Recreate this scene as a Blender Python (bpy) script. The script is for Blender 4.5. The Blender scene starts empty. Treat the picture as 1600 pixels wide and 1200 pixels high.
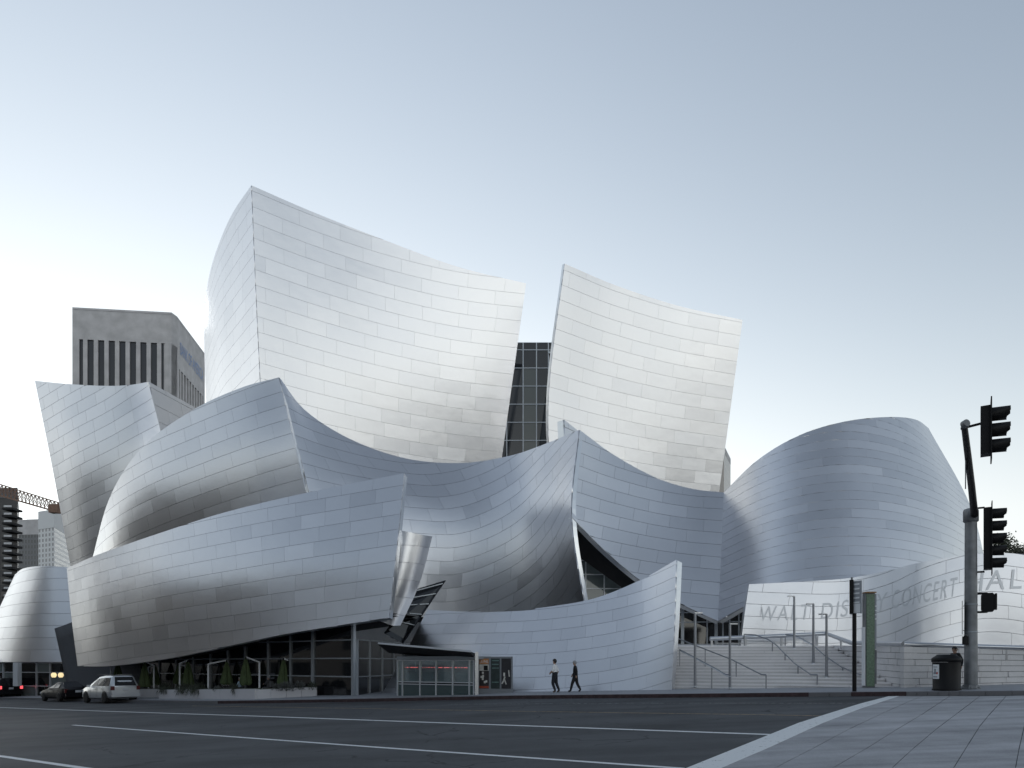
import bpy, bmesh, math, random
import numpy as np
from mathutils import Vector, Matrix

random.seed(7)
rng = np.random.default_rng(7)
scene = bpy.context.scene
COL = scene.collection
R = math.radians

# ------------------------------------------------------------------ camera
S = 1.067                      # overall size of the place (metres per layout unit)
FPX, CX, HY, HC = 1100.0, 800.0, 1035.0, 1.95
cam_d = bpy.data.cameras.new('camera')
cam = bpy.data.objects.new('camera', cam_d)
COL.objects.link(cam)
cam.location = (0, 0, HC * S)
cam.rotation_euler = (R(90), 0, 0)
cam_d.sensor_width = 36.0
cam_d.lens = FPX / 1600 * 36.0
cam_d.shift_y = (HY - 600.0) / 1600.0
cam_d.clip_start = 0.1
cam_d.clip_end = 6000
scene.camera = cam

# ------------------------------------------------------------------ sky and sun
SUN_EL, SUN_AZ = R(20), R(-29)           # azimuth from the view direction (+Y), positive to the right
world = bpy.data.worlds.new('World')
scene.world = world
world.use_nodes = True
wn = world.node_tree
for n in list(wn.nodes):
    wn.nodes.remove(n)
sky = wn.nodes.new('ShaderNodeTexSky')
sky.sky_type = 'NISHITA'
sky.sun_disc = False
sky.sun_elevation = SUN_EL
sky.sun_rotation = SUN_AZ
sky.altitude = 100
sky.air_density = 1.2
sky.dust_density = 0.0
sky.ozone_density = 1.0
hs = wn.nodes.new('ShaderNodeHueSaturation')
hs.inputs['Saturation'].default_value = 0.48
bg = wn.nodes.new('ShaderNodeBackground')
bg.inputs['Strength'].default_value = 0.129
wo = wn.nodes.new('ShaderNodeOutputWorld')
# hazy air: the brighter the sky, the whiter it is (same rule in every direction)
bw = wn.nodes.new('ShaderNodeRGBToBW'); wn.links.new(sky.outputs[0], bw.inputs[0])
mrs = wn.nodes.new('ShaderNodeMapRange'); mrs.inputs[1].default_value = 1.7; mrs.inputs[2].default_value = 4.6; mrs.inputs[3].default_value = 0.52; mrs.inputs[4].default_value = 0.10
wn.links.new(bw.outputs[0], mrs.inputs[0]); wn.links.new(mrs.outputs[0], hs.inputs['Saturation'])
gm = wn.nodes.new('ShaderNodeGamma'); gm.inputs[1].default_value = 1.12
wn.links.new(sky.outputs[0], hs.inputs['Color'])
tn = wn.nodes.new('ShaderNodeVectorMath'); tn.operation = 'MULTIPLY'
tn.inputs[1].default_value = (0.98, 1.0, 0.985)          # white balance of the hazy sky
wn.links.new(hs.outputs[0], gm.inputs[0]); wn.links.new(gm.outputs[0], tn.inputs[0])
wn.links.new(tn.outputs[0], bg.inputs['Color'])
wn.links.new(bg.outputs[0], wo.inputs['Surface'])

sun_d = bpy.data.lights.new('sun', 'SUN')
sun_d.energy = 0.5
sun_d.angle = R(11)
sun_d.color = (1.0, 0.97, 0.93)
sun = bpy.data.objects.new('sun', sun_d)
COL.objects.link(sun)
sd = Vector((math.sin(SUN_AZ) * math.cos(SUN_EL), math.cos(SUN_AZ) * math.cos(SUN_EL), math.sin(SUN_EL)))
sun.rotation_euler = sd.to_track_quat('Z', 'Y').to_euler()
sun.location = (-60, 10, 60)

scene.view_settings.view_transform = 'Standard'
scene.view_settings.look = 'None'
scene.view_settings.exposure = 0.22
scene.view_settings.gamma = 1.0
scene.view_settings.use_curve_mapping = False
scene.cycles.max_bounces = 6
scene.cycles.glossy_bounces = 4
scene.cycles.transparent_max_bounces = 6
scene.cycles.use_denoising = True

# ------------------------------------------------------------------ small helpers
def P(px, py, d):
    """a place in the scene from the surveyed direction (px, py) and distance d"""
    return Vector(((px - CX) / FPX * d * S, d * S, (HC + (HY - py) / FPX * d) * S))

def gz(x, y):
    """height of the sloping ground"""
    def cl(v, lim):
        return lim * math.tanh(v / lim)
    return 0.0412 * cl(x, 95.0) + 0.0113 * cl(y, 110.0)
# near the camera tanh(v)~v, so the street is a plane there

def meet(a, b, up):
    lo, hi = 2.0, 400.0
    for _ in range(60):
        d = (lo + hi) / 2
        if (HC - b * d) * S > gz(a * d * S, d * S) + up: lo = d
        else: hi = d
    return d

def road(px, py):
    """where the sight line (px,py) meets the road plane"""
    a, b = (px - CX) / FPX, (py - HY) / FPX
    d = meet(a, b, 0.0)
    return Vector((a * d * S, d * S, gz(a * d * S, d * S)))

KERB = 0.15
def walk(px, d, dz=0.0):
    """point on the pavement surface under direction px at distance d"""
    x, y = (px - CX) / FPX * d * S, d * S
    return Vector((x, y, gz(x, y) + KERB + dz))

def walkd(px, py):
    """distance at which the sight line meets the pavement surface"""
    a, b = (px - CX) / FPX, (py - HY) / FPX
    return meet(a, b, KERB)

def setp(o, label=None, cat=None, group=None, kind=None):
    if label: o['label'] = label
    if cat: o['category'] = cat
    if group: o['group'] = group
    if kind: o['kind'] = kind
    return o

def link(o, parent=None):
    COL.objects.link(o)
    if parent is not None:
        o.parent = parent
    return o

def empty(name, loc=(0, 0, 0), rz=0.0, parent=None):
    o = bpy.data.objects.new(name, None)
    o.location = loc
    o.rotation_euler = (0, 0, rz)
    o.empty_display_size = 0.3
    return link(o, parent)

def meshobj(name, verts, faces, mat, parent=None, smooth=False, mats=None, midx=None):
    me = bpy.data.meshes.new(name)
    me.from_pydata([tuple(v) for v in verts], [], faces)
    if mats:
        for m in mats: me.materials.append(m)
        if midx: me.polygons.foreach_set('material_index', midx)
    elif mat:
        me.materials.append(mat)
    if smooth:
        me.polygons.foreach_set('use_smooth', [True] * len(me.polygons))
    me.update()
    o = bpy.data.objects.new(name, me)
    return link(o, parent)

class MB:
    """collects simple solids into one mesh"""
    def __init__(self): self.v = []; self.f = []; self.sm = []
    def add(self, vs, fs, smooth=False):
        b = len(self.v)
        self.v += [tuple(v) for v in vs]
        self.f += [tuple(i + b for i in f) for f in fs]
        self.sm += [smooth] * len(fs)
        return self
    def box(self, c, s, rot=None):
        hx, hy, hz = s[0] / 2, s[1] / 2, s[2] / 2
        vs = [Vector((x, y, z)) for z in (-hz, hz) for y in (-hy, hy) for x in (-hx, hx)]
        if rot is not None: vs = [rot @ v for v in vs]
        c = Vector(c)
        return self.add([v + c for v in vs], [(0, 2, 3, 1), (4, 5, 7, 6), (0, 1, 5, 4), (2, 6, 7, 3), (0, 4, 6, 2), (1, 3, 7, 5)])
    def bar(self, a, b, w, h=None, up=(0, 0, 1)):
        """a rectangular bar from a to b"""
        a, b = Vector(a), Vector(b); h = h or w
        t = (b - a).normalized(); u = Vector(up)
        if abs(t.dot(u)) > 0.98: u = Vector((1, 0, 0))
        s = t.cross(u).normalized(); u = s.cross(t).normalized()
        q = [s * (w / 2) + u * (h / 2), s * (-w / 2) + u * (h / 2), s * (-w / 2) - u * (h / 2), s * (w / 2) - u * (h / 2)]
        vs = [a + k for k in q] + [b + k for k in q]
        return self.add(vs, [(0, 1, 2, 3), (7, 6, 5, 4), (0, 4, 5, 1), (1, 5, 6, 2), (2, 6, 7, 3), (3, 7, 4, 0)])
    def tube(self, pts, r, n=10, cap=True):
        pts = [Vector(p) for p in pts]
        rs = r if isinstance(r, (list, tuple)) else [r] * len(pts)
        vs = []; prev = None
        for i, p in enumerate(pts):
            t = (pts[min(i + 1, len(pts) - 1)] - pts[max(i - 1, 0)]).normalized()
            u = prev if prev is not None else (Vector((0, 0, 1)) if abs(t.z) < 0.9 else Vector((1, 0, 0)))
            s = t.cross(u).normalized(); u = s.cross(t).normalized(); prev = u
            for k in range(n):
                a = 2 * math.pi * k / n
                vs.append(p + (s * math.cos(a) + u * math.sin(a)) * rs[i])
        fs = []
        for i in range(len(pts) - 1):
            for k in range(n):
                k2 = (k + 1) % n
                fs.append((i * n + k, i * n + k2, (i + 1) * n + k2, (i + 1) * n + k))
        self.add(vs, fs, True)
        if cap:
            m = len(pts) - 1
            self.add(vs[:n], [tuple(range(n - 1, -1, -1))]); self.add(vs[m * n:], [tuple(range(n))])
        return self
    def lathe(self, prof, c=(0, 0, 0), n=24, smooth=True):
        """prof: list of (r, z)"""
        c = Vector(c); vs = []
        for r, z in prof:
            for k in range(n):
                a = 2 * math.pi * k / n
                vs.append(c + Vector((r * math.cos(a), r * math.sin(a), z)))
        fs = [(i * n + k, i * n + (k + 1) % n, (i + 1) * n + (k + 1) % n, (i + 1) * n + k) for i in range(len(prof) - 1) for k in range(n)]
        self.add(vs, fs, smooth)
        self.add(vs[:n], [tuple(range(n - 1, -1, -1))]); self.add(vs[-n:], [tuple(range(n))])
        return self
    def prism(self, poly, off):
        """poly: planar loop of points, off: extrusion vector"""
        poly = [Vector(p) for p in poly]; off = Vector(off); n = len(poly)
        vs = poly + [p + off for p in poly]
        fs = [tuple(range(n)), tuple(range(2 * n - 1, n - 1, -1))] + [(i, i + n, (i + 1) % n + n, (i + 1) % n) for i in range(n)]
        return self.add(vs, fs)
    def build(self, name, mat, parent=None):
        me = bpy.data.meshes.new(name)
        me.from_pydata(self.v, [], self.f)
        if mat: me.materials.append(mat)
        me.polygons.foreach_set('use_smooth', self.sm)
        bm = bmesh.new(); bm.from_mesh(me); bmesh.ops.recalc_face_normals(bm, faces=bm.faces); bm.to_mesh(me); bm.free()
        me.update()
        return link(bpy.data.objects.new(name, me), parent)

def copy_tree(o, parent=None):
    c = o.copy(); COL.objects.link(c); c.parent = parent
    for ch in o.children: copy_tree(ch, c)
    return c

# ------------------------------------------------------------------ materials
def mat_new(name):
    m = bpy.data.materials.new(name); m.use_nodes = True
    return m, m.node_tree, m.node_tree.nodes['Principled BSDF']

def simple(name, col, rough=0.6, metal=0.0, spec=0.5, noise=0.0, nscale=3.0, bump=0.0, bscale=40.0, emit=None, estr=0.0, coat=0.0):
    m, nt, b = mat_new(name)
    b.inputs['Base Color'].default_value = (*col, 1)
    b.inputs['Roughness'].default_value = rough
    b.inputs['Metallic'].default_value = metal
    b.inputs['Specular IOR Level'].default_value = spec
    b.inputs['Coat Weight'].default_value = coat
    if emit:
        b.inputs['Emission Color'].default_value = (*emit, 1); b.inputs['Emission Strength'].default_value = estr
    tc = nt.nodes.new('ShaderNodeTexCoord')
    if noise > 0:
        nz = nt.nodes.new('ShaderNodeTexNoise'); nz.inputs['Scale'].default_value = nscale; nz.inputs['Detail'].default_value = 5
        nt.links.new(tc.outputs['Object'], nz.inputs['Vector'])
        mr = nt.nodes.new('ShaderNodeMapRange'); mr.inputs[1].default_value = 0.25; mr.inputs[2].default_value = 0.75
        mr.inputs[3].default_value = 1 - noise; mr.inputs[4].default_value = 1 + noise
        nt.links.new(nz.outputs[0], mr.inputs[0])
        mx = nt.nodes.new('ShaderNodeVectorMath'); mx.operation = 'SCALE'
        mx.inputs[0].default_value = col
        nt.links.new(mr.outputs[0], mx.inputs['Scale'])
        nt.links.new(mx.outputs[0], b.inputs['Base Color'])
    if bump > 0:
        n2 = nt.nodes.new('ShaderNodeTexNoise'); n2.inputs['Scale'].default_value = bscale; n2.inputs['Detail'].default_value = 4
        nt.links.new(tc.outputs['Object'], n2.inputs['Vector'])
        bp = nt.nodes.new('ShaderNodeBump'); bp.inputs['Strength'].default_value = bump; bp.inputs['Distance'].default_value = 0.02
        nt.links.new(n2.outputs[0], bp.inputs['Height']); nt.links.new(bp.outputs[0], b.inputs['Normal'])
    return m

def steel_mat(name, base, r0, r1, var):
    """brushed stainless sheet: every panel carries its own 'tint' (sheet batch), with soft oil-canning"""
    m, nt, b = mat_new(name)
    b.inputs['Metallic'].default_value = 1.0
    b.inputs['Anisotropic'].default_value = 0.0
    at = nt.nodes.new('ShaderNodeAttribute'); at.attribute_name = 'tint'
    tc = nt.nodes.new('ShaderNodeTexCoord')
    nz = nt.nodes.new('ShaderNodeTexNoise'); nz.inputs['Scale'].default_value = 0.55; nz.inputs['Detail'].default_value = 6; nz.inputs['Roughness'].default_value = 0.62
    nt.links.new(tc.outputs['Object'], nz.inputs['Vector'])
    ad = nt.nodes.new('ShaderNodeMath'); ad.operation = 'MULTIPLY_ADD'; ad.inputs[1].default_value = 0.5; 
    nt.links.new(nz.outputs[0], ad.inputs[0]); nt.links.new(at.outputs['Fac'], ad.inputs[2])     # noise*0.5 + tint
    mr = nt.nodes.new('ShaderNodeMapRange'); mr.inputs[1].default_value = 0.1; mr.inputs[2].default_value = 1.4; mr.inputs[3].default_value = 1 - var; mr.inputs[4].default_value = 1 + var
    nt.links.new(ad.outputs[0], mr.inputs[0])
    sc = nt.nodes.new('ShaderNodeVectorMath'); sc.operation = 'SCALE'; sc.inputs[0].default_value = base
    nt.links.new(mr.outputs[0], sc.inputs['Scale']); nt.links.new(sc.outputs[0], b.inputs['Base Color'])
    m2 = nt.nodes.new('ShaderNodeMapRange'); m2.inputs[1].default_value = 0.1; m2.inputs[2].default_value = 1.4; m2.inputs[3].default_value = r0; m2.inputs[4].default_value = r1
    nt.links.new(ad.outputs[0], m2.inputs[0]); nt.links.new(m2.outputs[0], b.inputs['Roughness'])
    n2 = nt.nodes.new('ShaderNodeTexNoise'); n2.inputs['Scale'].default_value = 0.9; n2.inputs['Detail'].default_value = 2
    nt.links.new(tc.outputs['Object'], n2.inputs['Vector'])
    bp = nt.nodes.new('ShaderNodeBump'); bp.inputs['Strength'].default_value = 0.42; bp.inputs['Distance'].default_value = 0.03
    nt.links.new(n2.outputs[0], bp.inputs['Height']); nt.links.new(bp.outputs[0], b.inputs['Normal'])
    return m

M = {}
M['steel'] = steel_mat('brushed_steel', (0.72, 0.722, 0.742), 0.29, 0.39, 0.09)
M['backsteel'] = simple('back_steel', (0.82, 0.83, 0.84), 0.3, 1.0)
M['shell'] = simple('shell_dark_steel', (0.50, 0.51, 0.53), 0.45, 1.0)
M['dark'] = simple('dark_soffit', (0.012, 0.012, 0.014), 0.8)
M['greypaint'] = simple('grey_plaster', (0.11, 0.115, 0.125), 0.75, noise=0.1, nscale=0.6)
# ------------------------------------------------------------------ the concert hall's steel skins
def cr(pts, t):
    """Catmull-Rom through pts (n,3) at parameters t in [0,1] (natural ends)"""
    pts = np.asarray(pts, float); n = len(pts)
    if n == 2:
        return pts[0] + (pts[1] - pts[0]) * t[:, None]
    e = np.vstack([2 * pts[0] - pts[1], pts, 2 * pts[-1] - pts[-2]])
    x = np.clip(t, 0, 1) * (n - 1); i = np.minimum(x.astype(int), n - 2); f = (x - i)[:, None]
    p0, p1, p2, p3 = e[i], e[i + 1], e[i + 2], e[i + 3]
    return 0.5 * (2 * p1 + (p2 - p0) * f + (2 * p0 - 5 * p1 + 4 * p2 - p3) * f * f + (3 * p1 - p0 - 3 * p2 + p3) * f ** 3)

class Skin:
    """a doubly curved sheet through rows of surveyed points, bottom row first"""
    NU, NW = 161, 81
    def __init__(self, rows):
        U = np.linspace(0, 1, self.NU); W = np.linspace(0, 1, self.NW)
        rows3 = [cr([tuple(p) if isinstance(p, Vector) else tuple(P(*p)) for p in r], U) for r in rows]   # each (NU,3)
        A = np.array(rows3)                                     # (nr,NU,3)
        G = np.zeros((self.NU, self.NW, 3))
        for j in range(self.NU):
            G[j] = cr(A[:, j], W)
        self.G = G; self.U = U; self.W = W
        du = np.gradient(G, axis=0); dw = np.gradient(G, axis=1)
        N = np.cross(du, dw); N /= np.linalg.norm(N, axis=2, keepdims=True) + 1e-12
        c = G[self.NU // 2, self.NW // 2]; camp = np.array([0, 0, HC * S])
        if np.dot(N[self.NU // 2, self.NW // 2], camp - c) < 0: N = -N; self.flip = True
        else: self.flip = False
        self.N = N
    def _bil(self, A, u, w):
        x = np.clip(u, 0, 1) * (self.NU - 1); y = np.clip(w, 0, 1) * (self.NW - 1)
        i = np.minimum(x.astype(int), self.NU - 2); j = np.minimum(y.astype(int), self.NW - 2)
        fx = (x - i)[..., None]; fy = (y - j)[..., None]
        return (A[i, j] * (1 - fx) + A[i + 1, j] * fx) * (1 - fy) + (A[i, j + 1] * (1 - fx) + A[i + 1, j + 1] * fx) * fy
    def pos(self, u, w): return self._bil(self.G, u, w)
    def nor(self, u, w):
        n = self._bil(self.N, u, w)
        return n / (np.linalg.norm(n, axis=-1, keepdims=True) + 1e-12)

def shell_obj(name, sk, thick, mat, parent, nu=48, nw=20):
    U = np.linspace(0, 1, nu + 1); W = np.linspace(0, 1, nw + 1)
    uu, ww = np.meshgrid(U, W, indexing='ij')
    p = sk.pos(uu, ww); n = sk.nor(uu, ww); p = p - n * 0.06
    f = p.reshape(-1, 3); b = (p - n * thick).reshape(-1, 3)
    vs = np.vstack([f, b]); o = len(f); fs = []
    idx = lambda i, j: i * (nw + 1) + j
    for i in range(nu):
        for j in range(nw):
            q = (idx(i, j), idx(i + 1, j), idx(i + 1, j + 1), idx(i, j + 1))
            fs.append(q[::-1] if sk.flip else q)
            fs.append(tuple(k + o for k in (q if sk.flip else q[::-1])))
    rim = [idx(i, 0) for i in range(nu + 1)] + [idx(nu, j) for j in range(1, nw + 1)] + [idx(i, nw) for i in range(nu - 1, -1, -1)] + [idx(0, j) for j in range(nw - 1, 0, -1)]
    sm = [True] * len(fs)
    for k in range(len(rim)):
        a, c = rim[k], rim[(k + 1) % len(rim)]
        fs.append((a, a + o, c + o, c) if not sk.flip else (a, c, c + o, a + o)); sm.append(False)
    o_ = meshobj(name, vs, fs, None, parent, mats=[mat, M['backsteel']], midx=([0, 1] * (nu * nw)) + [1] * (len(fs) - 2 * nu * nw))
    o_.data.polygons.foreach_set('use_smooth', sm)
    return o_

class Panel:
    __slots__ = ('v', 'f', 'n', 'tint', 'area', 'owner')

def proj_area(v):
    x = v[:, 0] / v[:, 1]; z = (v[:, 2] - HC * S) / v[:, 1]
    cx = np.clip(x, -0.74, 0.74)
    return (cx.max() - cx.min()) * (z.max() - z.min())

def make_panels(sk, owner, dh, length, tilt=None, gap=0.035, proud=0.035, bond=0.5, nu=5, jig=0.0055, phase=0.0, tint0=0.0):
    """staggered sheet panels along courses of equal height; tilt(u) lifts the course lines along the sheet"""
    U, W = sk.U, sk.W
    tl = np.array([tilt(u) if tilt else 0.0 for u in U])
    C = sk.G[:, :, 2] - tl[:, None]
    C = np.maximum.accumulate(C + np.linspace(0, 1e-6, sk.NW)[None, :], axis=1)
    out = []
    kmin, kmax = int(math.floor((C.min() - phase) / dh)), int(math.ceil((C.max() - phase) / dh))
    def w_at(u, c):
        x = u * (sk.NU - 1); i = min(int(x), sk.NU - 2); f = x - i
        return np.interp(c, C[i], W) * (1 - f) + np.interp(c, C[i + 1], W) * f
    off = random.random()
    for k in range(kmin, kmax):
        c0, c1 = k * dh + phase, (k + 1) * dh + phase
        cm = (c0 + c1) / 2
        # arc length along this course
        ok = (C[:, -1] > c0) & (C[:, 0] < c1)
        if not ok.any(): continue
        wm = np.array([np.interp(cm, C[i], W) for i in range(sk.NU)])
        pm = sk.pos(U, wm)
        s = np.concatenate([[0], np.cumsum(np.linalg.norm(np.diff(pm, axis=0), axis=1))])
        L = s[-1]
        off = (off + bond + random.uniform(-0.08, 0.08)) % 1.0
        edges = [0.0]; x = (off if off > 0.12 else off + 1) * length
        while x < L - 0.3 * length:
            edges.append(x); x += length * random.choice((1, 1, 1, 1, 0.8))
        edges.append(L)
        ue = np.interp(edges, s, U)
        for a in range(len(ue) - 1):
            gu = gap * 0.25 / max(L, 1e-6)
            ua, ub = ue[a] + gu, ue[a + 1] - gu
            us = np.linspace(ua, ub, nu + 1)
            wl = np.array([w_at(u, c0 + gap / 2) for u in us]); wh = np.array([w_at(u, c1 - gap / 2) for u in us])
            if (wh - wl).max() < 0.004: continue
            lo = sk.pos(us, wl); hi = sk.pos(us, wh)
            if np.linalg.norm(hi - lo, axis=1).max() < 0.12: continue
            nl, nh = sk.nor(us, wl), sk.nor(us, wh)
            v = np.vstack([lo, hi]); n = np.vstack([nl, nh])
            base = v - n * 0.05
            top = v + n * proud
            # each sheet sits a little differently
            tv = rng.normal(0, jig, 3); nn = n + tv; nn /= np.linalg.norm(nn, axis=1, keepdims=True)
            m = nu + 1; fs = []
            for i in range(nu):
                q = (i, i + 1, m + i + 1, m + i)
                fs.append(q[::-1] if sk.flip else q)
            rim = list(range(m)) + [m + i for i in range(nu, -1, -1)]
            nr = len(rim); vs = [top, top[rim], base[rim]]
            e = v.mean(0)
            sn = top[rim] - e; sn /= np.linalg.norm(sn, axis=1, keepdims=True) + 1e-9
            o1 = 2 * m; o2 = 2 * m + nr
            for i in range(nr):
                j = (i + 1) % nr
                q = (o1 + i, o2 + i, o2 + j, o1 + j)
                fs.append(q[::-1] if sk.flip else q)
            p = Panel(); p.v = np.vstack(vs); p.f = fs; p.n = np.vstack([nn, sn, sn]); p.owner = owner
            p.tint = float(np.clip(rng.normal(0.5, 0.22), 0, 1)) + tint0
            p.area = proj_area(top)
            out.append(p)
    return out

def panels_mesh(name, ps, mat, parent):
    nv = 0; V = []; F = []; N = []; T = []
    for p in ps:
        V.append(p.v); N.append(p.n); T += [p.tint] * len(p.v)
        F += [tuple(i + nv for i in f) for f in p.f]; nv += len(p.v)
    V = np.vstack(V); N = np.vstack(N)
    me = bpy.data.meshes.new(name)
    me.from_pydata(V.tolist(), [], F)
    me.materials.append(mat)
    me.polygons.foreach_set('use_smooth', [True] * len(me.polygons))
    me.update()
    me.normals_split_custom_set_from_vertices(N.tolist())
    at = me.attributes.new('tint', 'FLOAT', 'POINT'); at.data.foreach_set('value', T)
    return link(bpy.data.objects.new(name, me), parent)

hall = setp(empty('concert_hall', (0, 50, 0)),
            'large concert hall clad in curving brushed steel sails', 'building')
hall_panels = []
def child_at(o, root):
    """parent while keeping the world position of vertices (root is an unrotated empty)"""
    o.parent = root; o.matrix_parent_inverse = Matrix.Translation(-Vector(root.location))
    return o

def steel_wall(name, rows, dh, length, thick=0.3, label=None, root=None, **kw):
    sk = Skin(rows)
    sh = shell_obj(name, sk, thick, M['shell'], None)
    child_at(sh, root or hall)
    if label: sh['label'] = label
    ps = make_panels(sk, sh, dh, length, **kw)
    return sk, sh, ps

lin = lambda t: (lambda u: t * u)
SK = {}
def hallwall(key, name, rows, dh, length, label=None, **kw):
    sk, sh, ps = steel_wall(name, rows, dh, length, label=label, **kw)
    SK[key] = sk; hall_panels.extend(ps)
    return sk

# A: the great sail, and its flank to the left
hallwall('A', 'sail_wall', [
    [(415, 760, 60.6), (502, 765, 64.2), (597, 770, 68.0), (692, 772, 71.2), (776, 775, 73.0)],
    [(402, 500, 59.0), (495, 532, 62.3), (600, 563, 66.0), (705, 592, 69.2), (800, 600, 71.0)],
    [(393, 290, 58), (490, 332, 61.3), (600, 375, 64.8), (715, 417, 67.8), (822, 443, 69.4)]],
    1.32, 3.9, label='tallest pale steel sail with a sharp left corner', gap=0.020)
hallwall('A2', 'sail_wall', [
    [(330, 790, 79), (343, 790, 74), (362, 780, 69), (388, 770, 64.4), (415, 760, 60.6)],
    [(320, 560, 77), (329, 555, 72.7), (345, 540, 67.5), (371, 520, 63.2), (402, 500, 59.0)],
    [(322, 462, 76), (328, 428, 71.5), (341, 385, 66.5), (363, 335, 62), (393, 290, 58)]],
    1.32, 3.0, label='curved flank left of the tallest sail', gap=0.020)
# B: the right-hand sail
hallwall('B', 'sail_wall', [
    [(864, 800, 66.6), (945, 805, 70.4), (1035, 810, 74.2), (1117, 815, 76.6)],
    [(857, 622, 64.7), (940, 640, 68.4), (1042, 655, 72.2), (1139, 655, 74.8)],
    [(882, 412, 63), (962, 446, 66.6), (1060, 478, 70.2), (1160, 500, 72.8)]],
    1.32, 3.9, label='pale steel sail to the right of the glass slot', gap=0.020)
# D: leaning tower-like leaf at the left, and its dark flank
hallwall('D', 'sail_wall', [
    [(120, 935, 62.5), (152, 935, 61), (192, 930, 60), (240, 925, 59.5), (285, 920, 59.5)],
    [(85, 745, 63.0), (128, 742, 60.5), (178, 738, 58.8), (222, 732, 58.2), (262, 728, 58.9)],
    [(55, 595, 64.5), (105, 600, 61.8), (160, 603, 59.6), (200, 602, 58.6), (232, 597, 58.8)]],
    1.15, 2.6, tilt=lambda u: 2.2 * u + 1.6 * u * u, label='twisted leaning leaf at the far left', gap=0.026)
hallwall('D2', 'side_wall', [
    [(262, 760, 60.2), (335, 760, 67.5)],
    [(233, 597, 58.7), (312, 641, 65)]], 1.4, 4.5, tint0=-0.5, label='shaded flank behind the leaning leaf')  # panel tint lowered: the flank's darkness is put into the colour
# E: the big curl
hallwall('E', 'curled_wall', [
    [(138, 905, 58.5), (190, 905, 54.0), (262, 893, 51), (345, 882, 48.6), (425, 870, 46.8), (500, 862, 46.2)],
    [(141, 892, 58.2), (180, 835, 53.6), (240, 785, 50.4), (318, 752, 48.0), (398, 718, 46.2), (463, 705, 45.6)],
    [(143, 880, 58), (172, 778, 54.3), (222, 700, 51.4), (300, 642, 49), (375, 607, 47.3), (436, 590, 46.6)]],
    1.05, 2.7, tilt=lambda u: 5.5 * u - 1.2 * u * u, label='rolled steel wall rising to a peak left of the tallest sail', gap=0.023)
# F: hollow middle wall
def f_tilt(u): return -1.2 * u + 9.5 * max(0, u - 0.42) ** 1.6 * 1.6
hallwall('F', 'hollow_wall', [
    [(520, 965, 45.6), (578, 968, 47.2), (636, 970, 48.2), (690, 972, 48.4), (750, 970, 48.0), (812, 965, 46.8), (868, 958, 44.9), (915, 952, 43.0)],
    [(490, 800, 45.8), (556, 803, 47.6), (632, 812, 48.8), (697, 818, 48.9), (757, 818, 48.4), (815, 815, 46.9), (858, 812, 44.8), (893, 808, 42.6)],
    [(436, 590, 46.6), (478, 643, 48.2), (550, 688, 50.2), (635, 717, 51.4), (720, 724, 51.4), (795, 713, 49.8), (852, 694, 47.2), (905, 672, 44.6)]],
    1.0, 2.6, tilt=f_tilt, label='hollow blue grey wall between the two peaks', gap=0.023)
# fin behind the right peak
hallwall('F2', 'fin_wall', [
    [(884, 730, 46.6), (945, 750, 50.5)], [(881, 656, 46.6), (945, 707, 50.5)]], 1.1, 3, thick=0.5)
# H: wall right of the peak
hallwall('H', 'hollow_wall', [
    [(893, 808, 42.6), (942, 858, 43.4), (1000, 907, 44.2), (1060, 942, 44.4), (1122, 971, 44)],
    [(899, 738, 43.7), (952, 782, 45.2), (1017, 825, 46.6), (1072, 850, 46.9), (1127, 868, 46.4)],
    [(905, 672, 44.6), (960, 712, 46.8), (1025, 747, 48.7), (1080, 764, 49.3), (1131, 770, 48.8)]],
    0.95, 3.2, tilt=lambda u: -1.0 * u, label='folded wall between the peak and the drum', gap=0.023)
# L: the drum
hallwall('L', 'drum_wall', [
    [(1122, 971, 44), (1183, 940, 40.9), (1255, 938, 38.9), (1340, 938, 38.1), (1430, 935, 39.3), (1500, 930, 42.6), (1548, 925, 48)],
    [(1127, 868, 46.4), (1181, 838, 43.3), (1250, 812, 41.2), (1332, 800, 40.5), (1415, 798, 41.8), (1478, 796, 45), (1516, 792, 51)],
    [(1131, 770, 48.8), (1183, 720, 45.9), (1248, 681, 43.9), (1320, 659, 43.3), (1388, 652, 44.9), (1430, 656, 48.0), (1450, 669, 53)]],
    0.62, 5.5, tilt=lambda u: 1.0 * math.sin(u * 3.1), label='broad rounded steel drum behind the lettered wall', gap=0.016)
# G: long lower band
hallwall('G', 'band_wall', [
    [(122, 1041, 48.23), (165, 1041, 45.84), (215, 1036, 43.93), (280, 1026, 41.73), (360, 1009, 39.54), (440, 992, 37.82), (525, 978, 36.39), (608, 965, 35.34)],
    [(112, 962, 48.71), (156, 953, 46.14), (206, 942, 44.06), (269, 926, 41.87), (350, 905, 39.89), (436, 884, 38.27), (530, 866, 36.96), (621, 850, 36.01)],
    [(105, 888, 50.15), (148, 869, 47.70), (198, 851, 45.71), (260, 830, 43.55), (341, 804, 41.58), (432, 781, 39.99), (535, 759, 38.67), (632, 740, 37.65)]],
    0.90, 2.05, tilt=lambda u: 2.2 * u, label='long curved steel band overhanging the terrace', gap=0.017)
# N: rounded return at the right end of the band
hallwall('N', 'rounded_wall', [
    [(585, 968, 36.7), (598, 972, 36.5), (612, 977, 36.7), (625, 977, 37.3)],
    [(605, 902, 36.7), (620, 905, 36.4), (638, 909, 36.6), (655, 912, 37.3)],
    [(610, 826, 36.8), (632, 830, 36.4), (656, 835, 36.6), (675, 838, 37.4)]],
    0.95, 2.4, label='bright rounded return at the right end of the band', gap=0.017)
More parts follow.
